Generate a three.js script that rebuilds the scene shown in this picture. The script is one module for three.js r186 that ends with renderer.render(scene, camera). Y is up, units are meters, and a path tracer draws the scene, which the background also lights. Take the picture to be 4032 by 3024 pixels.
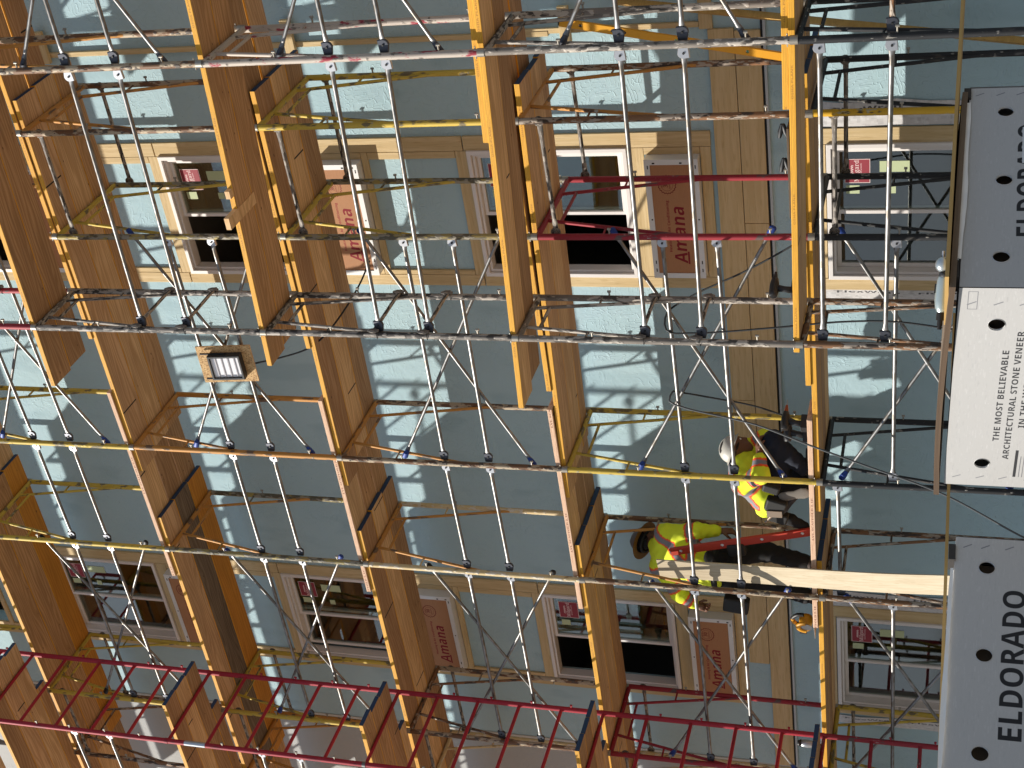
import * as THREE from 'three';
import { RoundedBoxGeometry } from 'three/addons/geometries/RoundedBoxGeometry.js';
import { mergeGeometries } from 'three/addons/utils/BufferGeometryUtils.js';

// ---------------------------------------------------------------- camera, sky, sun, exposure
const EYE = 1.6;                                   // eye height; coordinates below are measured from the eye, ground at -1.6
const scene = new THREE.Scene();
const camera = new THREE.PerspectiveCamera(30.282, 4 / 3, 0.1, 400);
{                                                  // phone held on its side: the picture's left is up
  const yaw = -0.5924, pitch = 0.3018, roll = 0.0328;
  const fwd = new THREE.Vector3(Math.sin(yaw) * Math.cos(pitch), Math.sin(pitch), -Math.cos(yaw) * Math.cos(pitch));
  const rt = new THREE.Vector3(Math.cos(yaw), 0, Math.sin(yaw)), up = new THREE.Vector3().crossVectors(rt, fwd);
  const r2 = rt.clone().multiplyScalar(Math.cos(roll)).addScaledVector(up, Math.sin(roll));
  const u2 = up.clone().multiplyScalar(Math.cos(roll)).addScaledVector(rt, -Math.sin(roll));
  camera.position.set(0, EYE, 0);
  camera.quaternion.setFromRotationMatrix(new THREE.Matrix4().makeBasis(u2.clone().negate(), r2, fwd.clone().negate()));
}
const SUN = new THREE.Vector3(-1.23, 1.54, 1).normalize();
// pale clear sky: whitish haze at the horizon, soft blue overhead, a broad glow round the sun
{
  const w = 512, h = 256, d = new Float32Array(w * h * 4), K = .35;
  for (let j = 0; j < h; j++) for (let i = 0; i < w; i++) {
    const el = ((j + .5) / h - .5) * Math.PI, az = ((i + .5) / w - .5) * 2 * Math.PI, dir = new THREE.Vector3(Math.cos(el) * Math.cos(az), Math.sin(el), Math.cos(el) * Math.sin(az));
    const t = Math.pow(Math.max(0, Math.sin(el)), .55), g = Math.pow(Math.max(0, dir.dot(SUN)), 8) * .9, o = (j * w + i) * 4;
    const c = el < 0 ? [.42, .40, .37] : [.98 - .68 * t, 1.06 - .55 * t, 1.16 - .30 * t];
    d[o] = K * (c[0] + g); d[o + 1] = K * (c[1] + g * .95); d[o + 2] = K * (c[2] + g * .85); d[o + 3] = 1;
  }
  const tx = new THREE.DataTexture(d, w, h, THREE.RGBAFormat, THREE.FloatType); tx.mapping = THREE.EquirectangularReflectionMapping; tx.magFilter = THREE.LinearFilter; tx.needsUpdate = true;
  scene.background = tx; scene.environment = tx;
}
const sun = new THREE.DirectionalLight(new THREE.Color(1, 0.94, 0.85), 4.7);
sun.position.copy(SUN).multiplyScalar(30).add(new THREE.Vector3(-7, EYE + 4, -9)); sun.target.position.set(-7, EYE + 4, -9);
sun.castShadow = true; sun.shadow.mapSize.set(4096, 4096);
Object.assign(sun.shadow.camera, { left: -14, right: 14, top: 14, bottom: -14, near: 1, far: 70 });
scene.add(sun, sun.target);
const renderer = new THREE.WebGLRenderer({ antialias: true });
renderer.toneMapping = THREE.LinearToneMapping; renderer.toneMappingExposure = 1.5;
renderer.shadowMap.enabled = true;

// ---------------------------------------------------------------- helpers
let seed = 7;
const rnd = () => { seed = (seed * 1664525 + 1013904223) >>> 0; return seed / 4294967296; };
const rr = (a, b) => a + (b - a) * rnd();
const V = (x, y, z) => new THREE.Vector3(x, y, z);
const clamp = (v, a = 0, b = 1) => v < a ? a : v > b ? b : v;
const sstep = (a, b, v) => { const t = clamp((v - a) / (b - a)); return t * t * (3 - 2 * t); };
const used = {};
const numbered = n => { used[n] = (used[n] ?? -1) + 1; return used[n] ? n + '_' + String(used[n]).padStart(3, '0') : n; };
const origins = new Map();
function thing(name, label, category, o, group, kind) {
  const g = new THREE.Group(); g.name = numbered(name); g.position.set(o[0], o[1] + EYE, o[2]); scene.add(g);
  origins.set(g, V(...o)); g.userData = { label, category }; if (group) g.userData.group = group; if (kind) g.userData.kind = kind;
  return g;
}
function sub(name, parent) { const g = new THREE.Group(); g.name = name; parent.add(g); origins.set(g, origins.get(parent)); return g; }
function part(name, geo, mat, parent) {            // geometry in measured coordinates
  const o = origins.get(parent); geo.translate(-o.x, -o.y, -o.z);
  const m = new THREE.Mesh(geo, mat); m.name = name; m.castShadow = m.receiveShadow = true; parent.add(m); origins.set(m, o);
  return m;
}
const quatTo = d => new THREE.Quaternion().setFromUnitVectors(V(0, 1, 0), d);
function tube(a, b, r, seg = 12, r2 = r, open = false) {
  const d = b.clone().sub(a), L = d.length(), g = new THREE.CylinderGeometry(r2, r, L, seg, 1, open), uv = g.attributes.uv, o = rnd(), o2 = rnd();
  for (let i = 0; i < uv.count; i++) uv.setXY(i, uv.getX(i) + o2, uv.getY(i) * L + o);
  g.applyQuaternion(quatTo(d.normalize())); g.translate((a.x + b.x) / 2, (a.y + b.y) / 2, (a.z + b.z) / 2);
  return g;
}
function curve(pts, r, seg = 40, rad = 8) { return new THREE.TubeGeometry(new THREE.CatmullRomCurve3(pts), seg, r, rad); }
function box(x0, x1, y0, y1, z0, z1, bev = 0) {
  const w = Math.abs(x1 - x0), h = Math.abs(y1 - y0), d = Math.abs(z1 - z0);
  const g = bev ? new RoundedBoxGeometry(w, h, d, 1, bev) : new THREE.BoxGeometry(w, h, d);
  g.translate((x0 + x1) / 2, (y0 + y1) / 2, (z0 + z1) / 2);
  if (!g.index) return g; return g;
}
function metreUV(g, s = 1, off = 0) {               // uv in metres from the dominant normal
  const p = g.attributes.position, n = g.attributes.normal, uv = g.attributes.uv;
  for (let i = 0; i < p.count; i++) {
    const ax = Math.abs(n.getX(i)), ay = Math.abs(n.getY(i)), az = Math.abs(n.getZ(i));
    let u, v; if (az >= ax && az >= ay) { u = p.getX(i); v = p.getY(i); } else if (ax >= ay) { u = p.getZ(i); v = p.getY(i); } else { u = p.getX(i); v = p.getZ(i); }
    uv.setXY(i, u * s + off, v * s + off * 1.7);
  }
  return g;
}
function swapUV(g) { const uv = g.attributes.uv; for (let i = 0; i < uv.count; i++) uv.setXY(i, uv.getY(i), uv.getX(i)); return g; }
const merge = a => mergeGeometries(a.map(g => g.index ? g.toNonIndexed() : g));
// bar with stations along its length: each [distance, half-width, half-thickness]; wide axis given
function bar(a, b, wide, st, seg = 12) {
  const d = b.clone().sub(a), L = d.length(); d.normalize();
  const w = wide.clone().addScaledVector(d, -wide.dot(d)).normalize(), t = V(0, 0, 0).crossVectors(d, w);
  const pos = [], uv = [], idx = [];
  st.forEach(([s, ha, hb], k) => { const c = a.clone().addScaledVector(d, s < 0 ? L + s : s > 900 ? L : s);
    for (let i = 0; i <= seg; i++) { const q = i / seg * Math.PI * 2, p = c.clone().addScaledVector(w, Math.cos(q) * ha).addScaledVector(t, Math.sin(q) * hb);
      pos.push(p.x, p.y, p.z); uv.push(i / seg, (s < 0 ? L + s : s > 900 ? L : s)); } });
  const n = seg + 1;
  for (let k = 0; k < st.length - 1; k++) for (let i = 0; i < seg; i++) { const q = k * n + i; idx.push(q, q + 1, q + n, q + 1, q + n + 1, q + n); }
  for (const k of [0, st.length - 1]) for (let i = 1; i < seg - 1; i++) k ? idx.push(k * n, k * n + i, k * n + i + 1) : idx.push(0, i + 1, i);
  const g = new THREE.BufferGeometry(); g.setAttribute('position', new THREE.Float32BufferAttribute(pos, 3)); g.setAttribute('uv', new THREE.Float32BufferAttribute(uv, 2)); g.setIndex(idx); g.computeVertexNormals();
  return g;
}
// ---------------------------------------------------------------- tileable noise and textures
const HASH = new Float32Array(65536); { let s = 99; for (let i = 0; i < 65536; i++) { s = (s * 1664525 + 1013904223) >>> 0; HASH[i] = s / 4294967296; } }
const hsh = (x, y, k) => HASH[(x * 374761 + y * 668265 + k * 9277 + ((x * y) & 1023) * 31) & 65535];
function vn(x, y, px, py, k = 0) {                   // value noise with integer periods
  let xi = Math.floor(x), yi = Math.floor(y); const fx = x - xi, fy = y - yi, u = fx * fx * (3 - 2 * fx), v = fy * fy * (3 - 2 * fy);
  xi = ((xi % px) + px) % px; yi = ((yi % py) + py) % py; const x1 = (xi + 1) % px, y1 = (yi + 1) % py;
  const a = hsh(xi, yi, k), b = hsh(x1, yi, k), c = hsh(xi, y1, k), d = hsh(x1, y1, k);
  return a + (b - a) * u + (c - a) * v + (a - b - c + d) * u * v;
}
function fbm(u, v, p, q, oct = 4, k = 0) { let s = 0, a = 0.5, t = 0; for (let i = 0; i < oct; i++) { s += a * vn(u * p, v * q, p, q, k + i * 7); t += a; a *= 0.5; p *= 2; q *= 2; } return s / t; }
function dataTex(w, h, fn, srgb = true, rep = 1) {
  const d = new Uint8Array(w * h * 4);
  for (let j = 0; j < h; j++) for (let i = 0; i < w; i++) { const c = fn((i + .5) / w, (j + .5) / h), o = (j * w + i) * 4;
    if (typeof c === 'number') { d[o] = d[o + 1] = d[o + 2] = clamp(c) * 255; } else { d[o] = clamp(c[0]) * 255; d[o + 1] = clamp(c[1]) * 255; d[o + 2] = clamp(c[2]) * 255; } d[o + 3] = 255; }
  const t = new THREE.DataTexture(d, w, h); t.wrapS = t.wrapT = THREE.RepeatWrapping; t.magFilter = THREE.LinearFilter; t.minFilter = THREE.LinearMipmapLinearFilter; t.generateMipmaps = true;
  if (srgb) t.colorSpace = THREE.SRGBColorSpace; t.repeat.set(rep, rep); t.needsUpdate = true; return t;
}
function canvasTex(w, h, draw) {
  const c = document.createElement('canvas'); c.width = w; c.height = h; const x = c.getContext('2d'); draw(x, w, h);
  const t = new THREE.CanvasTexture(c); t.colorSpace = THREE.SRGBColorSpace; t.magFilter = THREE.LinearFilter; return t;
}
const mix = (a, b, t) => [a[0] + (b[0] - a[0]) * t, a[1] + (b[1] - a[1]) * t, a[2] + (b[2] - a[2]) * t];
const hex = h => [(h >> 16 & 255) / 255, (h >> 8 & 255) / 255, (h & 255) / 255];
const std = o => new THREE.MeshStandardMaterial(o);
const plain = (h, rough = 0.7, metal = 0, extra = {}) => std({ color: h, roughness: rough, metalness: metal, ...extra });

// stucco: crumpled trowel relief, ridges in changing directions
const stuccoBump = dataTex(1024, 1024, (u, v) => {
  const wx = fbm(u, v, 6, 6, 3, 11) - .5, wy = fbm(u, v, 6, 6, 3, 23) - .5;
  const a = u + wx * .09, b = v + wy * .09;
  const r1 = Math.abs(vn(a * 44, b * 110, 44, 110, 3) - .5), r2 = Math.abs(vn(a * 116, b * 48, 116, 48, 5) - .5);
  const sel = sstep(.4, .6, fbm(u, v, 9, 9, 2, 31));
  const r = r1 * (1 - sel) + r2 * sel;
  const crease = 1 - sstep(0, .10, r), body = fbm(u, v, 40, 40, 3, 41);
  const patch = sstep(.3, .62, fbm(u, v, 5, 5, 3, 53));
  return .45 + crease * .42 * (.25 + .75 * patch) + (body - .5) * .35;
}, false);
const stuccoMap = dataTex(1024, 1024, (u, v) => {
  let c = mix(hex(0x9fbac2), hex(0xa9c2c9), fbm(u, v, 4, 4, 5, 61));
  c = mix(c, hex(0x8aa5ae), .35 * sstep(.62, .8, fbm(u, v, 12, 5, 4, 71)));
  const s = vn(u * 220, v * 220, 220, 220, 81); if (s > .985) c = mix(c, hex(0x64737a), .6);
  return c;
});
for (const t of [stuccoBump, stuccoMap]) t.repeat.set(.5, .5);
stuccoMap.repeat.set(.31, .31);
const M = {};
M.stucco = std({ map: stuccoMap, bumpMap: stuccoBump, bumpScale: .0055, roughness: .92 });
M.greyWall = std({ color: 0xa8aaa9, bumpMap: stuccoBump, bumpScale: .004, roughness: .9 });
const grainTex = (c1, c2, c3, k) => dataTex(512, 512, (u, v) => {   // grain runs along u
  let g = fbm(u, v, 3, 60, 4, k), f = fbm(u, v, 10, 160, 2, k + 5);
  let c = mix(c1, c2, sstep(.3, .7, g)); return mix(c, c3, .5 * sstep(.62, .85, f));
});
const trimMap = grainTex(hex(0xc9b288), hex(0xc0a87c), hex(0xa98f62), 3);
const trimBump = dataTex(512, 512, (u, v) => .5 + (fbm(u, v, 6, 110, 3, 9) - .5) * .8, false);
M.trimH = std({ map: trimMap, bumpMap: trimBump, bumpScale: .002, roughness: .85 });
// plywood-faced planks: grain along u, cathedral figure and knots
function woodTex(c1, c2, c3, k, knots, mark = 0) {
  const ks = []; for (let i = 0; i < knots; i++) ks.push([rnd(), rnd(), rr(.005, .011)]);
  return dataTex(1024, 512, (u, v) => {
    let du = 0; for (const [x, y, r] of ks) { let a = Math.abs(u - x); a = Math.min(a, 1 - a) * 2; let b = Math.abs(v - y); b = Math.min(b, 1 - b); const d = Math.hypot(a / 2.2, b); du += .035 * Math.exp(-d * d / (r * r * 22)) * (v > y ? 1 : -1); }
    const w = v + du + (fbm(u, v, 2, 3, 3, k) - .5) * .16;
    const ring = Math.abs(((w * 15 + fbm(u, v, 3, 6, 3, k + 3) * 3.4) % 1 + 1) % 1 - .5) * 2;
    const fine = fbm(u, v, 8, 200, 2, k + 9);
    let c = mix(c1, c2, sstep(.1, .95, ring)); c = mix(c, c3, .4 * sstep(.5, .8, fine) + .25 * sstep(.45, .7, fbm(u, v, 3, 4, 3, k + 13)));
    for (const [x, y, r] of ks) { let a = Math.abs(u - x); a = Math.min(a, 1 - a) * 2; let b = Math.abs(v - y); b = Math.min(b, 1 - b); const d = Math.hypot(a, b * 1.1) / r; if (d < 1.5) c = mix(c, [.22, .11, .05], .85 * (1 - sstep(.6, 1.5, d))); }
    if (mark && Math.abs(u - .37) < .0028 && v > .12 && v < .55) c = [.1, .08, .07];   // black lumber-crayon stroke
    return c;
  });
}
const woodMaps = [woodTex(hex(0xd4ad84), hex(0xbb9164), hex(0x9a7652), 101, 4, 1), woodTex(hex(0xc69f74), hex(0xab8459), hex(0x886848), 131, 9, 0), woodTex(hex(0xe0bb8e), hex(0xc8a170), hex(0xa67f56), 161, 2, 1)];
const woodGrey = woodTex(hex(0x7d6d5a), hex(0x665544), hex(0x4c3f33), 191, 2);
const woodYel = woodTex(hex(0xc98a2c), hex(0xb97a22), hex(0xa06a20), 211, 3);
M.wood = [0xffffff, 0xe9e5e1, 0xfffcf6, 0xdbd2c9, 0xfff8ee, 0xf2f0ee].map((c, i) => std({ map: woodMaps[i % 3], color: c, roughness: .8 }));   // boards differ in tone
M.woodGrey = std({ map: woodGrey, roughness: .9 }); M.woodYel = std({ map: woodYel, roughness: .75 });
const edgeTex = canvasTex(2048, 64, (x, w, h) => {
  x.fillStyle = '#dca028'; x.fillRect(0, 0, w, h);
  for (let i = 0; i < 900; i++) { x.fillStyle = `rgba(${rnd() > .5 ? '120,80,10' : '255,205,90'},${rr(.05, .22)})`; x.fillRect(rnd() * w, rnd() * h, rr(10, 120), rr(1, 3)); }
  x.strokeStyle = 'rgba(110,70,10,.55)'; x.lineWidth = 2; for (const y of [14, 33, 50]) { x.beginPath(); x.moveTo(0, y); for (let i = 0; i <= w; i += 64) x.lineTo(i, y + rr(-1.5, 1.5)); x.stroke(); }
  x.fillStyle = 'rgba(110,60,20,.45)'; x.font = 'bold 30px sans-serif'; for (const p of [120, 820, 1540]) x.fillText('OSHA PLANK', p, 42);
});
edgeTex.wrapS = edgeTex.wrapT = THREE.RepeatWrapping;
const rawEdgeTex = canvasTex(2048, 64, (x, w, h) => {
  x.fillStyle = '#d8b394'; x.fillRect(0, 0, w, h);
  for (let y = 0; y < h; y += 6) { x.fillStyle = y % 12 ? 'rgba(150,95,70,.35)' : 'rgba(240,215,190,.4)'; x.fillRect(0, y, w, 2.5); }
  for (let i = 0; i < 500; i++) { x.fillStyle = `rgba(${rnd() > .5 ? '120,70,50' : '245,225,205'},${rr(.1, .35)})`; x.fillRect(rnd() * w, rnd() * h, rr(8, 90), rr(1, 4)); }
  x.fillStyle = 'rgba(90,30,20,.85)'; x.font = 'bold 36px serif'; for (const p of [500, 1450]) x.fillText('LVL SCAFFOLD 2.1E', p, 46);
});
rawEdgeTex.wrapS = rawEdgeTex.wrapT = THREE.RepeatWrapping;
M.edge = std({ map: edgeTex, roughness: .7 }); M.rawEdge = std({ map: rawEdgeTex, roughness: .85 }); M.navy = plain(0x20395a, .7); M.edgeSnow = M.rawEdge;
// steel tubes: paint worn through to rust and spattered with mortar
const poleMats = {};
function poleMat(key, paint, paint2, worn, spat, amtW, amtS, k) {
  const map = dataTex(256, 512, (u, v) => {
    const wv = fbm(u, v, 4, 11, 5, k), sp = fbm(u, v, 8, 22, 5, k + 17), lg = fbm(u, v, 2, 3, 3, k + 29);
    let c = mix(paint, paint2, fbm(u, v, 4, 9, 3, k + 41));
    c = mix(c, worn, sstep(1 - amtW, 1 - amtW + .07, wv * .7 + lg * .3)); c = mix(c, spat, .9 * sstep(1 - amtS, 1 - amtS + .05, sp * .7 + lg * .3));
    const dots = vn(u * 30, v * 160, 30, 160, k + 51); if (dots > .95) c = mix(c, dots > .97 ? [.8, .77, .72] : [.2, .17, .15], .5); return c;
  });
  const bump = dataTex(128, 256, (u, v) => sstep(1 - amtS, 1 - amtS + .08, fbm(u, v, 8, 22, 5, k + 17) * .7 + fbm(u, v, 2, 4, 3, k + 29) * .3), false);
  return poleMats[key] = std({ map, bumpMap: bump, bumpScale: .003, roughness: .62, metalness: .1 });
}
const CEM = hex(0xb5aca0), RUST = hex(0x5a4433), DARK = hex(0x2b2725);
poleMat('grey', hex(0x6d665f), hex(0x857c72), hex(0x45403b), hex(0xb9b0a4), .42, .50, 5);
poleMat('darkgrey', hex(0x5f5a55), hex(0x746d66), hex(0x35312d), hex(0xa39b91), .44, .46, 15);
poleMat('yellow', hex(0xb89c34), hex(0xc4ab4c), hex(0x6f6345), hex(0x9c9684), .46, .36, 25);
poleMat('yellowgrey', hex(0xa8923c), hex(0x8d8058), hex(0x57503f), hex(0x8f897c), .54, .46, 26);
poleMat('redcream', hex(0xa59a90), hex(0xbcb1a4), hex(0x8c2030), hex(0x6a625b), .42, .38, 27);
poleMat('creamrust', hex(0xb5a58c), hex(0x9a8a74), hex(0x6a4a30), hex(0x4a413a), .46, .40, 28);
poleMat('cream', hex(0xd0bd96), hex(0xc4ab79), hex(0x8a7350), hex(0xcfc6b6), .36, .42, 35);
poleMat('orange', hex(0xb27a30), hex(0xba8440), hex(0x6b5440), hex(0xa79c8c), .42, .36, 45);
poleMat('rust', hex(0x8a5e38), hex(0x75563c), hex(0x3f332b), hex(0xa89c8e), .50, .46, 55);
poleMat('red', hex(0x9a1c2a), hex(0x86202c), hex(0x5c4a48), hex(0xa59490), .36, .31, 65);
poleMat('cleanred', hex(0xa3142a), hex(0x931428), hex(0x7d1424), hex(0xb02a3a), .3, .2, 75);
poleMat('black', hex(0x191a1c), hex(0x222326), hex(0x3b3733), hex(0x9a958c), .36, .31, 85);
poleMat('blackyellow', hex(0xc79a1c), hex(0xd0a52a), hex(0x2a2826), hex(0xb0a892), .34, .34, 95);
const galvMap = dataTex(256, 512, (u, v) => { let g = .62 + .2 * (fbm(u, v, 6, 30, 4, 3) - .5) + .14 * (fbm(u, v, 3, 5, 2, 8) - .5); const m = sstep(.6, .68, fbm(u, v, 5, 14, 4, 21)); return mix([g, g, g * 1.01], [.5, .47, .43], .7 * m); });
M.galv = std({ map: galvMap, color: 0xd6d5d2, roughness: .46, metalness: .85 });
M.chrome = plain(0xb9babd, .34, .8); M.bracket = plain(0x4b4d54, .42, .7); M.blueCap = plain(0x1b3c86, .5, .2); M.blackCap = plain(0x17181b, .5, .2);
M.bolt = plain(0x9a9489, .45, .7);
// ---------------------------------------------------------------- ground
{
  const gmap = dataTex(512, 512, (u, v) => mix(mix(hex(0x6a6864), hex(0x787570), fbm(u, v, 6, 6, 5, 7)), hex(0x5d5a55), .5 * sstep(.6, .8, fbm(u, v, 30, 30, 3, 17)))); gmap.repeat.set(60, 60);
  const g = new THREE.Mesh(new THREE.PlaneGeometry(240, 240).rotateX(-Math.PI / 2), std({ map: gmap, roughness: .95 })); g.name = 'ground'; g.userData = { kind: 'structure' }; g.receiveShadow = true; scene.add(g);
}
// ---------------------------------------------------------------- the building
const ZW = -10.15, ZT = -10.125;
const bld = thing('apartment_building', 'pale blue stucco apartment facade with tan trim and white slider windows behind the scaffold', 'building', [-7, -1.6, ZW]);
const DX = [0, -4.78], FL = [-2.88, 0, 2.86, 5.72, 8.58];    // two window columns; floor offsets against the floor behind the workers
const WL = -5.70, WR = -4.53, WB = 2.53, WT = 3.87, AL = -5.64, AR = -4.60, AB = 1.96, AT = 2.375;
{
  const sh = new THREE.Shape([[-11.44, -1.6], [3, -1.6], [3, 13], [-11.44, 13]].map(p => new THREE.Vector2(...p)));
  for (const dx of DX) for (const f of FL) {
    const h = (a, b, c, d) => { if (c < -1.5 || d > 12.9) return; const p = new THREE.Path(); p.moveTo(a, c); p.lineTo(b, c); p.lineTo(b, d); p.lineTo(a, d); p.closePath(); sh.holes.push(p); };
    h(WL + dx, WR + dx, Math.max(-1.3, WB + f), WT + f); h(AL + dx, AR + dx, AB + f, AT + f);
  }
  const g = new THREE.ExtrudeGeometry(sh, { depth: .16, bevelEnabled: false }); g.translate(0, 0, ZW - .16);
  part('wall', g, M.stucco, bld);
  part('end_wall', metreUV(box(-18, -11.445, -1.6, 13, ZW - .16, ZW - .012)), M.greyWall, bld);
  part('roof', box(-18, 3, 13.01, 13.2, ZW - 5, ZW + .25), plain(0x8b8d8c, .8), bld);
  part('corner_bead', box(-11.46, -11.415, 1.9, 13, ZW, ZW + .012), plain(0xb9b8b2, .8), bld);
}
const trim = (x0, x1, y0, y1, z = ZT) => { const vert = y1 - y0 > x1 - x0, g = metreUV(box(x0, x1, y0, y1, ZW + .0005, z, .003), .9, rnd()); return part('trim_board', vert ? swapUV(g) : g, M.trimH, bld); };
for (const dx of DX) for (const f of FL.slice(1)) {
  const X = x => x + dx, Y = y => y + f, e = .0025;
  const low = f === 0 ? 1.865 : AB + f - .93, y0 = Math.max(low, 1.865);
  trim(X(-4.535), X(-4.41), f === 0 ? 1.865 : Y(2.47 - 1.43 + .0), Y(3.86 + .03)); trim(X(-5.80), X(-5.697), f === 0 ? 1.865 : Y(1.04), Y(3.89));
  trim(X(-5.694), X(-4.538), Y(3.873), Y(3.97));                                       // head board
  trim(X(-4.60), X(-4.538), Y(3.973), Y(4.75)); trim(X(-5.694), X(-5.65), Y(3.973), Y(4.75));   // sides of the blue panel
  if (f === 0 || true) { trim(X(-5.694), X(-4.538), Y(2.40), Y(2.525)); trim(X(-5.694), X(-4.538), Y(f === 0 ? 1.868 : 1.893), Y(1.95)); }
  trim(X(-4.596), X(-4.538), Y(1.953), Y(2.397)); trim(X(-5.694), X(-5.645), Y(1.953), Y(2.397));
}
for (const dx of DX) { trim(-4.535 + dx, -4.41 + dx, -1.5, 1.06); trim(-5.80 + dx, -5.697 + dx, -1.5, 1.06); trim(-5.694 + dx, -4.538 + dx, .995, 1.06); }
{ // belt course with its flashing, battens
  const belt = (x0, x1, y0, y1) => part('belt_board', metreUV(box(x0, x1, y0, y1, ZW + .0005, ZW + .032, .003), .9, rnd()), M.trimH, bld);
  for (const [a, b] of [[-6.9, -3.6], [-10.0, -6.904]]) belt(a, b, 1.637, 1.83);
  for (const [a, b] of [[-5.2, -3.62], [-8.25, -5.204], [-11.41, -8.254]]) belt(a, b, 1.443, 1.632);
  belt(-3.596, 2.9, 1.79, 1.89);
  part('flashing', box(-11.42, 2.9, 1.405, 1.424, ZW + .0005, ZW + .03), plain(0xaeb2b2, .5, .3), bld);
  part('flashing', box(-11.42, 2.9, 1.424, 1.443, ZW + .0005, ZW + .012), plain(0x24282b, .8), bld);  // shade of the open gap under the belt, painted in as a dark strip
  for (const [y0, y1] of [[3.05, 5.6], [5.605, 8.4]]) part('batten', swapUV(metreUV(box(-3.60, -3.56, y0, y1, ZW + .0005, ZW + .035, .002), .9, rnd())), M.trimH, bld);
  part('batten', swapUV(metreUV(box(-3.58, -3.54, 1.892, 3.3, ZW + .0005, ZW + .03, .002), .9, .4)), M.trimH, bld);
  for (const y of [7.47, 5.16, 2.86]) part('blocking', metreUV(box(-3.64, -3.36, y, y + .085, ZW + .037, ZW + .077, .003), .9, rnd()), M.trimH, bld);
}
// windows
const M2 = {
  vinyl: plain(0xd9d4d0, .45), glass: new THREE.MeshPhysicalMaterial({ color: 0xdfe8e4, roughness: .02, transmission: 1, thickness: 0, ior: 1.95 }),
  room: plain(0x807f7d, .95), dry: plain(0x57544f, .95), paper: plain(0xb7c29a, .85), white: plain(0xd6d6d4, .45, .1), slot: plain(0x14110f, .9),
};
const signTex = canvasTex(256, 256, (x, w, h) => {
  x.fillStyle = '#8e2f3c'; x.fillRect(0, 0, w, h); x.strokeStyle = '#d9c7c4'; x.lineWidth = 6; x.strokeRect(3, 3, w - 6, h - 6);
  x.fillStyle = '#e6d6d2'; x.font = '62px serif'; x.textAlign = 'center'; x.fillText('Milgard', 128, 142); x.font = '18px sans-serif'; x.fillText('WINDOWS & DOORS', 128, 172);
  x.strokeStyle = '#e6d6d2'; x.lineWidth = 5; x.beginPath(); for (let i = 0; i <= 60; i++) { const a = 70 + i * 2, b = 86 - Math.abs(Math.sin(i * .33)) * 22; i ? x.lineTo(a, b) : x.moveTo(a, b); } x.stroke();
});
M2.sign = std({ map: signTex, roughness: .7 });
const flat = (x0, x1, y0, y1, z) => { const g = new THREE.PlaneGeometry(x1 - x0, y1 - y0); g.translate((x0 + x1) / 2, (y0 + y1) / 2, z); return g; };
function ring(x0, x1, y0, y1, t, z0, z1, b = .003) {       // rectangular frame with its own depth
  const s = new THREE.Shape([[x0, y0], [x1, y0], [x1, y1], [x0, y1]].map(p => new THREE.Vector2(...p))), p = new THREE.Path(); p.moveTo(x0 + t, y0 + t); p.lineTo(x0 + t, y1 - t); p.lineTo(x1 - t, y1 - t); p.lineTo(x1 - t, y0 + t); p.closePath(); s.holes.push(p);
  const g = new THREE.ExtrudeGeometry(s, { depth: z1 - z0 - 2 * b, bevelEnabled: true, bevelSize: b, bevelThickness: b, bevelSegments: 1, bevelOffset: -b }); g.translate(0, 0, z0 + b); return g;
}
function windowAt(dx, f, open, notes) {
  const x0 = WL + dx + .003, x1 = WR + dx - .003, y0 = Math.max(-1.29, WB + f + .003), y1 = WT + f - .003, xm = (x0 + x1) / 2 - .03;
  const w = sub('window', bld);
  part('frame', ring(x0, x1, y0, y1, .035, ZW - .10, ZT + .022), M2.vinyl, w);
  part('frame', ring(x0 + .037, x1 - .037, y0 + .037, y1 - .037, .022, ZW - .08, ZT - .006), M2.vinyl, w);
  const ya = y0 + .06, yb = y1 - .06;
  part('sash', ring(xm, x1 - .06, ya, yb, .03, ZW - .055, ZW - .02), M2.vinyl, w);
  part('pane', box(xm + .028, x1 - .088, ya + .028, yb - .028, ZW - .044, ZW - .040), M2.glass, w);
  const sx = open;                                        // the sliding sash: 0 closed, 1 pushed fully behind the fixed pane
  const sw = xm + .03 - (x0 + .06), s0 = x0 + .06 + sx * (sw - .02);
  part('sliding_sash', ring(s0, s0 + sw, ya, yb, .032, ZW - .098, ZW - .062), M2.vinyl, w);
  part('sliding_pane', box(s0 + .03, s0 + sw - .03, ya + .03, yb - .03, ZW - .082, ZW - .078), M2.glass, w);
  const r = metreUV(box(x0 - 1.5, x1 + 1.5, y0 - .95, y1 + .25, ZW - 6.5, ZW - .165)); r.scale(1, 1, 1);
  { const idx = []; const src = r.index.array; for (let i = 0; i < 36; i++) if (!(i >= 24 && i < 30)) idx.push(src[i]); r.setIndex(idx); }
  part('room', r, M2.room, w);
  for (const [k, a, b, c, d] of notes) {                  // stickers on the fixed pane, measured from its top right corner
    const X1 = x1 - .088 - a, Y1 = yb - .028 - b; part(k ? 'note' : 'maker_sign', flat(X1 - c, X1, Y1 - d, Y1, ZW - .0385), k ? M2.paper : M2.sign, w);
  }
  return w;
}
const nA = [[0, .06, .05, .21, .20], [1, .30, .06, .07, .09]], nB = [[0, .07, .04, .20, .19], [1, .09, .30, .09, .22], [1, .29, .05, .07, .10], [1, .30, .36, .06, .06]];
for (const f of FL) for (const [i, dx] of DX.entries()) {
  const o = i === 0 ? { '-2.88': .0, 0: 1, 2.86: 1, 5.72: .6, 8.58: 0 }[f] : { '-2.88': 0, 0: 1, 2.86: .08, 5.72: 0, 8.58: 0 }[f];
  windowAt(dx, f, o, f === -2.88 ? nB : (i + f > 2 ? nB : nA));
}
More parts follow.
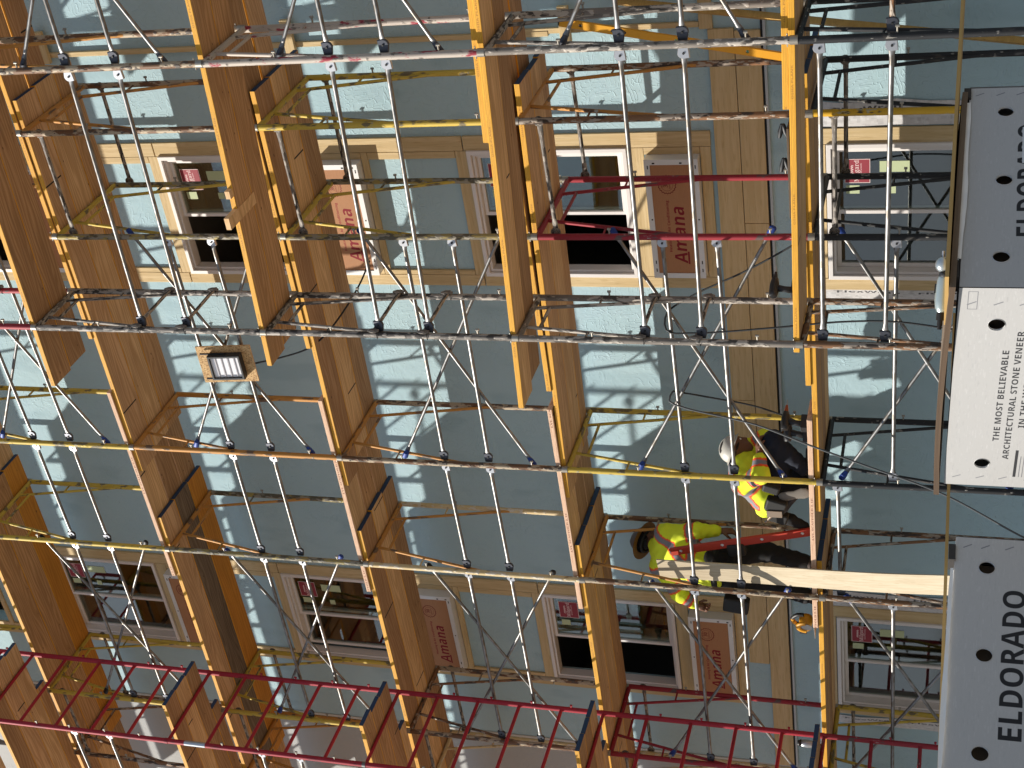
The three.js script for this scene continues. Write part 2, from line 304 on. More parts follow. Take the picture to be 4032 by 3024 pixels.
// through-wall air conditioner sleeves, still covered with printed cardboard
const acTex = canvasTex(1024, 408, (x, w, h) => {
  x.fillStyle = '#a97a56'; x.fillRect(0, 0, w, h);
  for (let i = 0; i < 1600; i++) { x.fillStyle = `rgba(${rnd() > .5 ? '90,55,35' : '215,170,130'},${rr(.03, .1)})`; x.fillRect(rnd() * w, rnd() * h, rr(6, 60), rr(1, 3)); }
  x.fillStyle = '#7e1420'; x.save(); x.translate(95, 292); x.transform(1, 0, -.12, 1, 0, 0); x.font = 'bold 172px sans-serif'; x.scale(.94, 1); x.fillText('Amana', 0, 0); x.restore();
  x.fillRect(90, 296, 120, 18); x.font = 'bold 38px sans-serif'; x.fillText('Heating & Air Conditioning', 205, 150); x.fillRect(640, 152, 0, 0);
  x.strokeStyle = '#6e241f'; x.lineWidth = 7; x.beginPath(); for (let i = 0; i <= 80; i++) { const a = i / 80 * Math.PI * 2, q = 82 + 5 * Math.cos(a * 20); x.lineTo(840 + q * Math.cos(a), 150 + q * Math.sin(a)); } x.stroke();
  x.lineWidth = 3; x.beginPath(); x.arc(840, 150, 58, 0, 7); x.stroke(); x.fillStyle = '#6e241f'; x.textAlign = 'center'; x.font = 'bold 54px sans-serif'; x.fillText('30', 842, 156); x.font = 'bold 19px sans-serif'; x.fillText('QUALITY', 840, 182); x.fillText('YEARS', 840, 112);
});
M2.card = std({ map: acTex, roughness: .85 });
function acAt(dx, f) {
  const a = sub('air_conditioner_sleeve', bld), x0 = AL + dx, x1 = AR + dx, y0 = AB + f, y1 = AT + f, zf = -10.02;
  part('sleeve', ring(x0 - .004, x1 + .004, y0 - .004, y1 + .004, .012, ZW - .2, zf - .004, .002), M2.white, a);
  part('flange', ring(x0 - .006, x1 + .006, y0 - .006, y1 + .006, .045, zf - .0035, zf + .002, .001), M2.white, a);
  const g = flat(x0 + .036, x1 - .036, y0 + .036, y1 - .036, zf - .006); part('cardboard_cover', g, M2.card, a);
  const slots = []; for (const [sx, sy, w, h] of [[.05, .012, .03, .008], [.12, .012, .03, .008], [.5, .01, .012, .012], [.93, .012, .03, .008]]) for (const q of [y0 - .0, y1 - .038]) slots.push(box(x0 + sx * (x1 - x0), x0 + sx * (x1 - x0) + w, q + sy, q + sy + h, zf + .0015, zf + .003));
  for (const q of [y0 + .03, y0 + .12, y1 - .08]) slots.push(box(x1 - .03, x1 - .018, q, q + .02, zf + .0015, zf + .003));
  part('slot', merge(slots), M2.slot, a);
}
for (const f of FL.slice(1, 4)) for (const dx of DX) acAt(dx, f);
acAt(0, 8.58);
// loose flashing paper beside the low windows
{
  const wrapTex = canvasTex(256, 1024, (x, w, h) => { x.fillStyle = '#c9c7c6'; x.fillRect(0, 0, w, h); for (let i = 0; i < 500; i++) { x.fillStyle = `rgba(${rnd() > .5 ? '140,138,138' : '235,235,235'},${rr(.1, .3)})`; x.fillRect(rnd() * w, rnd() * h, rr(3, 40), rr(2, 30)); } x.fillStyle = '#4a4a4e'; x.font = 'bold 60px sans-serif'; for (const y of [180, 520, 860]) { x.save(); x.translate(160, y); x.rotate(Math.PI / 2); x.fillText('FlexWrap', -120, 0); x.restore(); } });
  M2.wrap = std({ map: wrapTex, roughness: .6 });
  for (const [a, b] of [[-4.40, -4.20], [-5.90, -5.805], [-9.19, -9.02], [-10.72, -10.61]]) {
    const g = new THREE.PlaneGeometry(b - a, 1.9, 6, 40), p = g.attributes.position;
    for (let i = 0; i < p.count; i++) { const y = p.getY(i), x = p.getX(i); p.setZ(i, .004 + .012 * vn(y * 7 + a, x * 14, 64, 64, 5)); if (x > 0) p.setX(i, x + .03 * (vn(y * 3 + a * 3, 2, 64, 64, 9) - .5)); }
    g.computeVertexNormals(); g.translate((a + b) / 2, .1, ZW + .003); part('flashing_wrap', g, M2.wrap, bld);
  }
}

bld.scale.setScalar(.9951); bld.position.set(-6.966, EYE - 1.6, -10.10);
// ---------------------------------------------------------------- scaffold
const PR = .024;
const DECK = ['workers\u2019 deck', 'first deck above workers', 'second deck above workers', 'third deck above workers', 'fourth deck above workers', 'topmost deck'];
// frame lines: x, outer z, inner z, heights of the transoms (deck 0 .. 5), paint by section (section n stands under deck n)
const LINES = {
  X: { x: -3.725, zo: -8.796, zi: -9.75, y: [.933, 2.932, 4.933, 6.972, 9.03, 11.05], c: ['black', 'rust', 'yellow', 'creamrust', 'yellow', 'rust'], t: ['black', 'orange', 'yellow', 'orange', 'yellow', 'rust'], w: 'beside leaning yellow level' },
  Y: { x: -4.626, zo: -8.799, zi: -9.748, y: [.942, 2.918, 4.928, 6.97, 9.03, 11.05], c: ['black', 'red', 'yellowgrey', 'yellowgrey', 'orange', 'grey'], t: ['black', 'red', 'yellow', 'yellow', 'orange', 'grey'], w: 'before open windows' },
  C: { x: -6.773, zo: -8.851, zi: -9.701, y: [.94, 2.966, 4.953, 6.979, 9.03, 11.05], c: ['black', 'yellow', 'creamrust', 'orange', 'yellow', 'yellow'], t: ['black', 'yellow', 'orange', 'orange', 'yellow', 'yellow'], w: 'in crouching worker\u2019s line' },
  D: { x: -7.94, zo: -8.837, zi: -9.713, y: [.945, 2.952, 4.948, 6.961, 9.04, 11.06], c: ['rust', 'creamrust', 'cream', 'yellowgrey', 'yellow', 'yellow'], t: ['rust', 'orange', 'orange', 'orange', 'yellow', 'yellow'], w: 'in bending worker\u2019s line' },
  E: { x: -10.068, zo: -8.844, zi: -9.707, y: [.945, 2.95, 4.952, 6.973, 9.057, 11.06], c: ['yellow', 'red', 'creamrust', 'yellow', 'yellow', 'yellow'], t: ['yellow', 'red', 'rust', 'yellow', 'yellow', 'yellow'], w: 'behind red ladder frames' },
  F: { x: -11.0, zo: -8.84, zi: -9.71, y: [.945, 2.95, 4.952, 6.973, 9.057, 11.06], c: ['rust', 'cream', 'cream', 'orange', 'rust', 'grey'], w: 'past red ladder frames' },
  B: { x: -5.08, zo: -8.133, zi: -8.699, y: [.967, 2.945, 4.916, 6.925, 8.93, 10.95], c: ['rust', 'grey', 'darkgrey', 'darkgrey', 'red', 'grey'], w: 'at outer plank ends' },
  A: { x: -2.96, zo: -8.08, zi: -8.74, y: [.93, 2.85, 4.82, 6.86, 8.88, 10.9], c: ['black', 'grey', 'redcream', 'creamrust', 'rust', 'grey'], t: ['black', 'darkgrey', 'redcream', 'orange', 'rust', 'grey'], w: 'of outer row by battens' },
};
LINES.G = { ...LINES.F, x: -13.13, w: 'farthest along grey wall' };
LINES.A2 = { ...LINES.A, x: -.84, w: 'last of outer row' };
LINES.X2 = { ...LINES.X, x: -1.59, w: 'last of inner row' };
const H1 = .30, H2 = .68, H3 = 1.07, H4 = 1.44;            // studs and rails above each transom
const colourWord = { grey: 'grey mortar-spattered', darkgrey: 'dark grey mortar-crusted', yellow: 'worn yellow', cream: 'faded cream', orange: 'worn orange', rust: 'rusty brown', red: 'chipped dark red', cleanred: 'bright red', black: 'scuffed black', yellowgrey: 'grey-worn yellow', redcream: 'red-flecked cream', creamrust: 'rust-stained cream' };
function frameSection(L, n) {
  const { x, zo, zi } = L, y1 = L.y[n], y0 = n ? L.y[n - 1] : L.y[0] - 2.0, m = poleMats[L.c[n]], tm = poleMats[(L.t || L.c)[n]], w = zo - zi;
  const g = thing('walkthrough_scaffold', `${colourWord[L.c[n]]} scaffold frame ${L.w}, carrying ${DECK[n]}`, 'scaffold frame', [x, y0, (zo + zi) / 2], 'walk-through scaffold frames');
  for (const z of [zo, zi]) {
    const pm = z === zo && L === LINES.X && n === 0 ? poleMats.blackyellow : m;
    const bx = rr(-.006, .006);
    part('post', tube(V(x, y0, z), V(x + bx, y1, z), PR, 14), pm, g);
    part('coupling_collar', tube(V(x, y0 - .002, z), V(x, y0 + .045, z), PR + .004, 14), M.bolt, g);
    part('pin', tube(V(x - .04, y0 + .06, z), V(x + .04, y0 + .06, z), .005, 6), M.bolt, g);
    const s = z === zo ? -1 : 1, lz = z + s * w * .27;
    part('inner_leg', tube(V(x, y1, lz), V(x, y1 - 1.08, z + s * .012), .0135, 10), tm, g);
    part('stub', tube(V(x, y1 - .48, z), V(x, y1 - .48, z + s * w * .15), .009, 6), m, g);
    for (const h of [H1, H4]) part('brace_stud', merge([tube(V(x - .02, y0 + h, z), V(x + .06, y0 + h, z), .0065, 6), tube(V(x + .06, y0 + h - .012, z), V(x + .06, y0 + h + .012, z), .009, 6)]), M.bolt, g);
  }
  part('transom', tube(V(x, y1, zo), V(x, y1, zi), .0215, 14), tm, g);
  part('leg_tie', tube(V(x, y1 - .12, zo - w * .245), V(x, y1 - .12, zi + w * .245), .0125, 10), tm, g);
  if (n === 0) for (const z of [zo, zi]) { part('screw_jack', tube(V(x, -1.57, z), V(x, y0 + .01, z), .017, 10), M.bolt, g); part('base_plate', box(x - .075, x + .075, -1.6, -1.585, z - .075, z + .075), M.bolt, g); }
  return g;
}
for (const k in LINES) for (let n = 0; n < (k.length > 1 ? 5 : 6); n++) frameSection(LINES[k], n);
// red ladder frames, standing out in front of the far end
const RL = { x: -9.525, zo: -7.917, zi: -8.825, y: [.985, 2.957, 4.966, 6.99, 9.05, 11.05] };
for (let n = 0; n < 6; n++) for (const [k, x] of [[0, RL.x], [1, RL.x - 2.13], [2, RL.x - 4.26]]) {
  const y1 = RL.y[n], y0 = n ? RL.y[n - 1] : RL.y[0] - 2, { zo, zi } = RL, m = poleMats[n ? 'cleanred' : 'red'];
  const g = thing('ladder_scaffold', `${n ? 'bright red' : 'chipped red'} five-rung ladder frame ${['before far windows', 'next to far end', 'farthest along grey wall'][k]}, carrying ${DECK[n]}`, 'scaffold frame', [x, y0, (zo + zi) / 2], 'red ladder frames');
  for (const z of [zo, zi]) {
    part('post', tube(V(x, y0, z), V(x, y1, z), PR, 14), m, g);
    part('coupling_collar', tube(V(x, y0 - .002, z), V(x, y0 + .03, z), PR + .003, 14), n === 3 && z === zo ? M.galv : m, g);
    for (const h of [H1, H2, H3, H4]) part('brace_stud', merge([tube(V(x, y0 + h, z), V(x + .055, y0 + h, z), .0065, 6), tube(V(x + .055, y0 + h - .01, z), V(x + .055, y0 + h + .01, z), .010, 6)]), z === zo ? M.bolt : m, g);
  }
  for (let r = 0; r < 5; r++) part('rung', tube(V(x, y1 - .403 * r, zo), V(x, y1 - .403 * r, zi), .0165, 12), m, g);
  if (n === 3 && !k) part('maker_band', tube(V(x, y1 - .40, zo), V(x, y1 - .18, zo), PR + .0012, 14), M.chrome, g);
  if (n === 0) for (const z of [zo, zi]) { part('screw_jack', tube(V(x, -1.57, z), V(x, y0 + .01, z), .017, 10), M.bolt, g); part('base_plate', box(x - .075, x + .075, -1.6, -1.585, z - .075, z + .075), M.bolt, g); }
}
// guard rails and cross braces
const HY = V(0, 1, 0);
function railGeo(a, b, r, wide = HY) { return bar(a, b, wide, [[0, .013, .0035], [.03, .02, .005], [.075, .02, .006], [.115, r, r * .8], [.14, r, r], [-.14, r, r], [-.115, r, r * .8], [-.075, .02, .006], [-.03, .02, .005], [999, .013, .0035]], 12); }
function guardRail(a, b, label, mat = M.galv, group = 'guard rail tubes', brk = [M.bracket, M.chrome]) {
  const g = thing('guard_rail', label, 'guard rail', [a.x, a.y, a.z], group);
  part('tube', railGeo(a, b, .0155), mat, g);
  const d = b.clone().sub(a).normalize();
  for (const [p, s, m] of [[a, 1, brk[1]], [b, -1, brk[0]]]) {
    const c = p.clone().addScaledVector(d, s * .028), sh = new THREE.Shape(); sh.moveTo(-.04, -.032); sh.lineTo(.035, -.026); sh.lineTo(.035, .026); sh.lineTo(-.015, .036); sh.quadraticCurveTo(-.045, .03, -.045, 0); sh.closePath();
    const e = new THREE.ExtrudeGeometry(sh, { depth: .018, bevelEnabled: true, bevelSize: .003, bevelThickness: .003, bevelSegments: 1 }); if (s < 0) e.rotateZ(Math.PI); e.translate(c.x, c.y, c.z - .009);
    const k = part('end_bracket', e, m, g); part('bolt', tube(V(c.x - s * .012, c.y, c.z + .01), V(c.x - s * .012, c.y, c.z + .019), .0075, 8), M.blackCap, k);
  }
}
function crossBrace(x0, x1, ya0, ya1, yb0, yb1, z, label, cap) {   // x0 end studs at ya0 (low) ya1 (high), x1 end studs at yb0, yb1
  const g = thing('cross_brace', label, 'cross brace', [(x0 + x1) / 2, ya0, z], 'cross braces');
  const A = V(x0, ya1, z + .012), B = V(x1, yb0, z + .012), C = V(x0, ya0, z - .012), D = V(x1, yb1, z - .012);
  for (const [p, q] of [[A, B], [C, D]]) { const t = part('tube', railGeo(p, q, .0135), M.galv, g), d = q.clone().sub(p).normalize();
    for (const [e, s] of [[p, 1], [q, -1]]) part('end_cap', bar(e.clone().addScaledVector(d, -s * .02), e.clone().addScaledVector(d, s * .075), V(-d.y, d.x, 0), [[0, .018, .01], [.015, .027, .016], [.06, .024, .015], [999, .016, .013]], 10), cap, t); }
  const m = A.clone().lerp(B, .5); part('pivot_bolt', tube(V(m.x, m.y, z - .03), V(m.x, m.y, z + .032), .007, 8), M.bolt, g);
}
const between = { AB: 'of outer row before open windows', A2A: 'of outer row by battens', YC: 'before bare blue wall', CD: 'between both workers\u2019 lines', DE: 'before far windows' };
for (let n = 0; n < 5; n++) {
  const on = (l, h) => LINES[l].y[n] + h, dk = DECK[n];
  for (const [h, w] of [[H2, 'middle'], [H3, 'top']]) {
    for (const [a, b] of [['A', 'B'], ['A2', 'A'], ['Y', 'C'], ['C', 'D'], ['D', 'E']]) {
      const z = LINES[a].zo - .036, z2 = LINES[b].zo - .036;
      guardRail(V(LINES[a].x - .025, on(a, h), z), V(LINES[b].x + .025, on(b, h), z2), `galvanized ${w} guard rail ${between[a + b]}, over ${dk}`, M.galv);
    }
    guardRail(V(RL.x - .025, RL.y[n] + h, RL.zo - .036), V(RL.x - 2.11, RL.y[n] + h, RL.zo - .036), `shiny ${w} guard rail of outer red row, over ${dk}`, M.galv, 'guard rail tubes', [M.chrome, M.chrome]);
    const hb = h + .03; if (n > 0 || true) { const g = thing('end_rail', `short dark ${w} end rail tied across outer row, over ${dk}`, 'guard rail', [LINES.B.x, on('B', hb), -8.4], 'short end rails');
      part('tube', railGeo(V(LINES.B.x + .03, on('B', hb), LINES.B.zo + .02), V(LINES.B.x + .03, on('B', hb) + .0, LINES.B.zi - .04), .014), poleMats.darkgrey, g);
      for (const z of [LINES.B.zo, LINES.B.zi]) { part('flat_end', bar(V(LINES.B.x + .035, on('B', hb) + .05, z), V(LINES.B.x + .035, on('B', hb) - .04, z), V(0, 0, 1), [[0, .012, .006], [.03, .026, .012], [-.03, .026, .012], [999, .012, .006]], 8), poleMats.darkgrey, g);
        part('tie_wire', new THREE.TorusGeometry(.031, .0025, 5, 14).rotateX(Math.PI / 2 + .2).translate(LINES.B.x + .004, on('B', hb) - .02, z), M.blackCap, g); } }
  }
  crossBrace(LINES.A2.x, LINES.A.x, on('A2', H1), on('A2', H4), on('A', H1), on('A', H4), LINES.A.zo - .05, `cross brace with dark ends beside tan battens, over ${dk}`, M.bracket);
  crossBrace(LINES.Y.x, LINES.C.x, on('Y', H1), on('Y', H4), on('C', H1), on('C', H4), LINES.C.zo - .06, `cross brace with blue ends before bare blue wall, over ${dk}`, M.blueCap);
  crossBrace(LINES.D.x, LINES.E.x, on('D', H1), on('D', H4), on('E', H1), on('E', H4), LINES.D.zo - .06, `dull cross brace with dark ends before far windows, over ${dk}`, n % 2 ? M.blackCap : M.blueCap);
  for (const [p, q] of [['X', 'Y'], ['E', 'F']]) for (const k of ['zo', 'zi']) {       // short dark ties just under the decks
    const a = V(LINES[p].x - .02, on(p, -.135), LINES[p][k] - .034), b = V(LINES[q].x + .02, on(q, -.135), LINES[q][k] - .034);
    const g = thing('deck_tie', `dark ${k === 'zo' ? 'outer' : 'wall-side'} tie tube ${p === 'X' ? 'before open windows' : 'behind red ladder frames'}, under ${dk}`, 'tie tube', [a.x, a.y, a.z], 'short ties under the decks');
    part('tube', railGeo(a, b, .016), poleMats.darkgrey, g);
    for (const e of [a, b]) { const d = part('flat_end', new THREE.CylinderGeometry(.037, .037, .014, 14).rotateX(Math.PI / 2).translate(e.x, e.y + .004, e.z), poleMats.darkgrey, g); part('bolt', tube(V(e.x, e.y, e.z + .005), V(e.x, e.y, e.z + .017), .01, 8), M.bolt, d); }
  }
}
// rails and braces under the workers' deck
guardRail(V(LINES.A.x - .025, .81, LINES.A.zo - .036), V(LINES.B.x + .025, .84, LINES.B.zo - .036), 'galvanized rail tube of the outer row, close under the workers\u2019 deck');
guardRail(V(LINES.A.x - .025, .40, LINES.A.zo - .036), V(LINES.B.x + .025, .44, LINES.B.zo - .036), 'galvanized rail tube of the outer row, well below the workers\u2019 deck');
guardRail(V(LINES.A2.x - .025, .40, LINES.A.zo - .036), V(LINES.A.x + .025, .40, LINES.A.zo - .036), 'rust-stained rail tube under the workers\u2019 deck, outer row past the tan battens', poleMats.rust);
guardRail(V(LINES.Y.x - .025, .40, LINES.Y.zo - .036), V(LINES.C.x + .025, .42, LINES.C.zo - .036), 'galvanized rail tube under the workers\u2019 deck, passing above the white cardboard box', M.galv, undefined, [M.chrome, M.chrome]);
guardRail(V(LINES.C.x - .025, .83, LINES.C.zo - .036), V(LINES.D.x + .025, .82, LINES.D.zo - .036), 'short galvanized rail tube under the two workers');
guardRail(V(LINES.D.x - .025, .41, LINES.D.zo - .036), V(LINES.E.x + .025, .41, LINES.E.zo - .036), 'dull galvanized rail tube under the workers\u2019 deck, before the far low window');
crossBrace(LINES.Y.x, LINES.C.x, -.42, .78, -.42, .80, LINES.C.zo - .06, 'galvanized cross brace with blue ends under the workers\u2019 deck, above the white cardboard box', M.blueCap);
crossBrace(LINES.D.x, LINES.E.x, -.42, .78, -.42, .78, LINES.D.zo - .06, 'dull galvanized cross brace under the workers\u2019 deck, before the far low window', M.blueCap);
// ---------------------------------------------------------------- planks
const PT = .040, PWD = .243;
function plankGeo(L, T = PT, W = PWD) {                     // along x, centred; groups: 0 wood faces, 1 long edges, 2 ends
  const pos = [], uv = [], nor = [], g = new THREE.BufferGeometry(), c = .003; let vi = 0; const idx = [[], [], []];
  const ou = rnd(), ov = rnd(), h = L / 2, t = T / 2, w = W / 2;
  const q = (k, P, N, U) => { for (let i = 0; i < 4; i++) { pos.push(...P[i]); nor.push(...N); uv.push(...U[i]); } idx[k].push(vi, vi + 1, vi + 2, vi, vi + 2, vi + 3); vi += 4; };
  const u0 = ou, u1 = ou + L / 2.2, v0 = ov, v1 = ov + W / .55, e1 = ou + L / 2.4;
  q(0, [[-h, t, w - c], [h, t, w - c], [h, t, -w + c], [-h, t, -w + c]], [0, 1, 0], [[u0, v0], [u1, v0], [u1, v1], [u0, v1]]);
  q(0, [[-h, -t, -w + c], [h, -t, -w + c], [h, -t, w - c], [-h, -t, w - c]], [0, -1, 0], [[u0, v1], [u1, v1], [u1, v0], [u0, v0]]);
  q(1, [[-h, -t + c, w], [h, -t + c, w], [h, t - c, w], [-h, t - c, w]], [0, 0, 1], [[ou, 0.02], [e1, 0.02], [e1, .98], [ou, .98]]);
  q(1, [[h, -t + c, -w], [-h, -t + c, -w], [-h, t - c, -w], [h, t - c, -w]], [0, 0, -1], [[ou, 0.02], [e1, 0.02], [e1, .98], [ou, .98]]);
  for (const [sy, sz] of [[1, 1], [1, -1], [-1, 1], [-1, -1]]) {
    const a = [[-h, sy * t, sz * (w - c)], [-h, sy * (t - c), sz * w], [h, sy * (t - c), sz * w], [h, sy * t, sz * (w - c)]]; if (sy * sz < 0) a.reverse();
    q(1, a, [0, sy * .707, sz * .707], [[ou, .1], [ou, .1], [e1, .1], [e1, .1]]);
  }
  for (const s of [-1, 1]) { const a = [[s * h, -t, w - c], [s * h, -t, -w + c], [s * h, t, -w + c], [s * h, t, w - c]]; if (s < 0) a.reverse(); q(2, a, [s, 0, 0], [[0, 0], [1, 0], [1, 1], [0, 1]]); }
  g.setAttribute('position', new THREE.Float32BufferAttribute(pos, 3)); g.setAttribute('normal', new THREE.Float32BufferAttribute(nor, 3)); g.setAttribute('uv', new THREE.Float32BufferAttribute(uv, 2));
  g.setIndex([...idx[0], ...idx[1], ...idx[2]]); let o = 0; idx.forEach((a, k) => { g.addGroup(o, a.length, k); o += a.length; });
  return g;
}
let pk = 0;
function plank(x0, y0, x1, y1, z, label, group, mats, dz = 0, W = PWD) {   // from (x0,y0) to (x1,y1): underside heights at the ends
  const L = Math.hypot(x1 - x0, y1 - y0), m = new THREE.Mesh(plankGeo(L, PT, W), mats || [M.wood[(pk++ * 5 + (pk >> 2)) % 6], M.edge, M.navy]);
  m.name = numbered('scaffold_plank'); m.position.set((x0 + x1) / 2, (y0 + y1) / 2 + PT / 2 + .001 + EYE, z); m.rotation.set(0, dz, Math.atan2(y1 - y0, x1 - x0) * 1 + (x1 < x0 ? Math.PI : 0));
  m.castShadow = m.receiveShadow = true; m.userData = { label, category: 'plank', group }; scene.add(m); return m;
}
const TR = .0215;                                            // transom radius: planks lie on it
for (let n = 0; n < 6; n++) {
  const dk = DECK[n], yl = (l) => LINES[l].y[n] + TR, J = () => rr(-.015, .015);
  // narrow outer row
  const eN = [-5.15, -5.68, -5.39, -5.66, -5.6, -5.5][n], POS = ['outermost', 'middle', 'wall-side'], lab = i => `yellow-edged ${['outermost', 'wall-side'][i]} plank of narrow outer row, ${dk}`;
  const sl = (yl('B') - yl('A')) / (LINES.B.x - LINES.A.x), at = x => yl('A') + sl * (x - LINES.A.x);
  for (const [i, z] of [-8.265, -8.52].entries()) { plank(eN + i * .05 + J(), at(eN), -.45 + J(), at(-.45), z, lab(i), 'outer row planks', null, 0, .25); }
  if (n === 0) plank(-3.42, at(-3.4) + PT + .001, -.5, at(-.5) + PT + .001, -8.27, 'yellow-edged plank stacked on the outer row beside the leaning yellow level', 'outer row planks');
  if (n === 1) plank(-3.6, at(-3.6) + PT + .001, -.5, at(-.5) + PT + .001, -8.275, 'yellow-edged plank stacked double on outer row, first deck above workers', 'outer row planks');
  // inner row: three planks from the battens to past the third post line
  const zs = [-9.02, -9.298, -9.576], l1 = i => `yellow-edged ${POS[i]} plank of inner walkway past open windows, ${dk}`;
  const yY = yl('Y'), yC = yl('C'), yD = yl('D'), yE = yl('E'), sYC = (yC - yY) / (LINES.C.x - LINES.Y.x), i1 = x => yY + sYC * (x - LINES.Y.x);
  for (const [i, z] of zs.entries()) { const sk = n === 1 && i === 2; plank(-7.07 + J() * 2 + (i ? .1 : 0), i1(-7.07), -3.49 + J(), i1(-3.49) + .004, sk ? -9.515 : z, l1(i), 'inner walkway planks', null, sk ? -.016 : 0, sk ? .185 : .272); }
  // second layer lying over them from the right
  const e0 = [-5.9, -6.03, -5.69, -5.65, -5.7, -5.7][n];
  for (const [i, z] of [[0, zs[0] + .012], [1, zs[1]]]) plank(e0 + (i ? .5 : 0), i1(e0 + (i ? .5 : 0)) + PT + .002, -1.2, yl('X') + PT + .004, z, `yellow-edged ${POS[i]} plank lapped on top beside open windows, ${dk}`, 'upper layer planks', null, 0, .272);
  // raw-edged planks bridging between the two post lines by the workers
  const up = n === 0 ? .0 : 0;
  for (const [i, z] of zs.entries()) plank(-8.3 + i * .03, yD + PT + .003, -6.2 - i * .1, yC + PT + .003, z + .02, `raw-edged ${POS[i]} plank lapped over inner walkway joint, ${dk}`, 'bridging planks', [M.wood[(pk++ * 5 + (pk >> 2)) % 6], M.rawEdge, M.rawEdge], 0, .272);
  // far run with navy ends
  for (const [i, z] of zs.entries()) { const face = n >= 3 && i === 2 ? M.woodYel : (n === 3 && i === 1) ? M.woodGrey : M.wood[(pk++ * 5 + (pk >> 2)) % 6];
    plank(-11.35 + J(), yl('F'), -7.60 + J(), yD, z, `navy-ended ${POS[i]} plank of walkway before far windows, ${dk}`, 'far walkway planks', [face, M.edge, M.navy], 0, .272); }
  for (const [i, z] of zs.entries()) plank(-14.2, yl('F') + PT + .002, -10.9, yl('F') + PT + .002, z, `${POS[i]} walkway plank along grey wall, ${dk}`, 'farthest walkway planks', null, 0, .272);
  // outer red row
  const yr = RL.y[n] + .0165;
  for (const [i, z] of [-8.175, -8.382, -8.589].entries()) plank(-14.1 + J(), yr, -9.21 - i * .015 + J(), yr, z, `navy-ended ${POS[i]} plank starting at red ladder frames, ${dk}`, 'red row planks', null, 0, .205);
  plank(-14.1, yr, -9.9 + J(), yr, -8.765, `narrow filler plank between red row and inner walkway, ${dk}`, 'filler planks', null, 0, .14);
}
// ---------------------------------------------------------------- cartons of stone veneer in the foreground

const cartonTone = (x, w, h) => { x.fillStyle = '#aeadab'; x.fillRect(0, 0, w, h); for (let i = 0; i < 2600; i++) { x.fillStyle = `rgba(${rnd() > .5 ? '120,120,125' : '235,235,235'},${rr(.03, .11)})`; x.fillRect(rnd() * w, rnd() * h, rr(2, 26), rr(1, 4)); } };
const staples = (x, xs, y0, y1, n) => { x.strokeStyle = '#77787c'; x.lineWidth = 4; for (let i = 0; i < n; i++) { const y = y0 + (y1 - y0) * i / n + rr(-6, 6); for (const a of xs) { x.beginPath(); x.moveTo(a, y); x.lineTo(a + 14, y + 26); x.stroke(); } } };
// 1000 px per metre, left-top origin as the face is read
const eldTex = (sticker) => canvasTex(924, 600, (x, w, h) => {
  cartonTone(x, w, h); x.fillStyle = '#1b1c1f'; x.font = 'bold 92px sans-serif'; x.save(); x.translate(205, 217); x.scale(532 / x.measureText('ELDORADO').width, 1); x.fillText('ELDORADO', 0, 0); x.restore();
  x.save(); x.translate(205, 305); x.scale(320 / x.measureText('STONE').width, 1); x.fillText('STONE', 0, 0); x.restore();
  x.strokeStyle = '#6d6e72'; x.fillStyle = '#8d8e92'; x.lineWidth = 3; const hx = (a, b, r) => { x.beginPath(); for (let i = 0; i < 6; i++) x.lineTo(a + r * Math.cos(i * Math.PI / 3), b + r * Math.sin(i * Math.PI / 3)); x.closePath(); };
  hx(640, 275, 60); x.stroke(); hx(625, 262, 26); x.fill(); hx(660, 285, 30); x.fill(); hx(640, 308, 18); x.stroke();
  if (sticker) { x.fillStyle = '#cfd0d3'; x.fillRect(545, 165, 175, 110); x.fillStyle = '#55565a'; for (let i = 0; i < 5; i++) x.fillRect(560, 182 + i * 14, 100, 3); }
  staples(x, [w - 40], 20, h, 9);
});
const storyTex = canvasTex(940, 600, (x, w, h) => {     // read with its right edge at the near corner
  cartonTone(x, w, h); x.fillStyle = '#2a2b2e'; x.font = 'bold 27px sans-serif'; const R = s => w - s * 1000;
  const line = (t, s0, s1, y) => { x.save(); x.translate(R(s0), y); x.scale((s0 - s1) * 1000 / x.measureText(t).width, 1); x.fillText(t, 0, 0); x.restore(); };
  line('THE MOST BELIEVABLE', .70, .263, 157); line('ARCHITECTURAL STONE VENEER', .792, .179, 193); line('IN THE WORLD', .63, .33, 229);
  x.fillRect(R(.884), 213, 141, 9); x.fillStyle = '#6b6c70'; for (let i = 0; i < 6; i++) x.fillRect(R(.884), 230 + i * 10, 110, 2.5);
  x.strokeStyle = '#6f7074'; x.lineWidth = 2; x.strokeRect(R(.088), 27, 73, 26); staples(x, [w - 70, 40], 30, h, 8);
});
const quad = (a, b, c, d) => { const g = new THREE.BufferGeometry(); g.setAttribute('position', new THREE.Float32BufferAttribute([...a.toArray(), ...b.toArray(), ...c.toArray(), ...d.toArray()], 3)); g.setAttribute('uv', new THREE.Float32BufferAttribute([0, 0, 1, 0, 1, 1, 0, 1], 2)); g.setIndex([0, 1, 2, 0, 2, 3]); g.computeVertexNormals(); return g; };
const E1 = V(-.9645, 0, -.264), E2 = V(.264, 0, -.9645), N1 = V(-.264, 0, .9645), N2 = V(.9645, 0, .264);
const cardM = plain(0xaeadab, .85), rubberM = plain(0x35312e, .9), flapM = plain(0xe4e2de, .85);
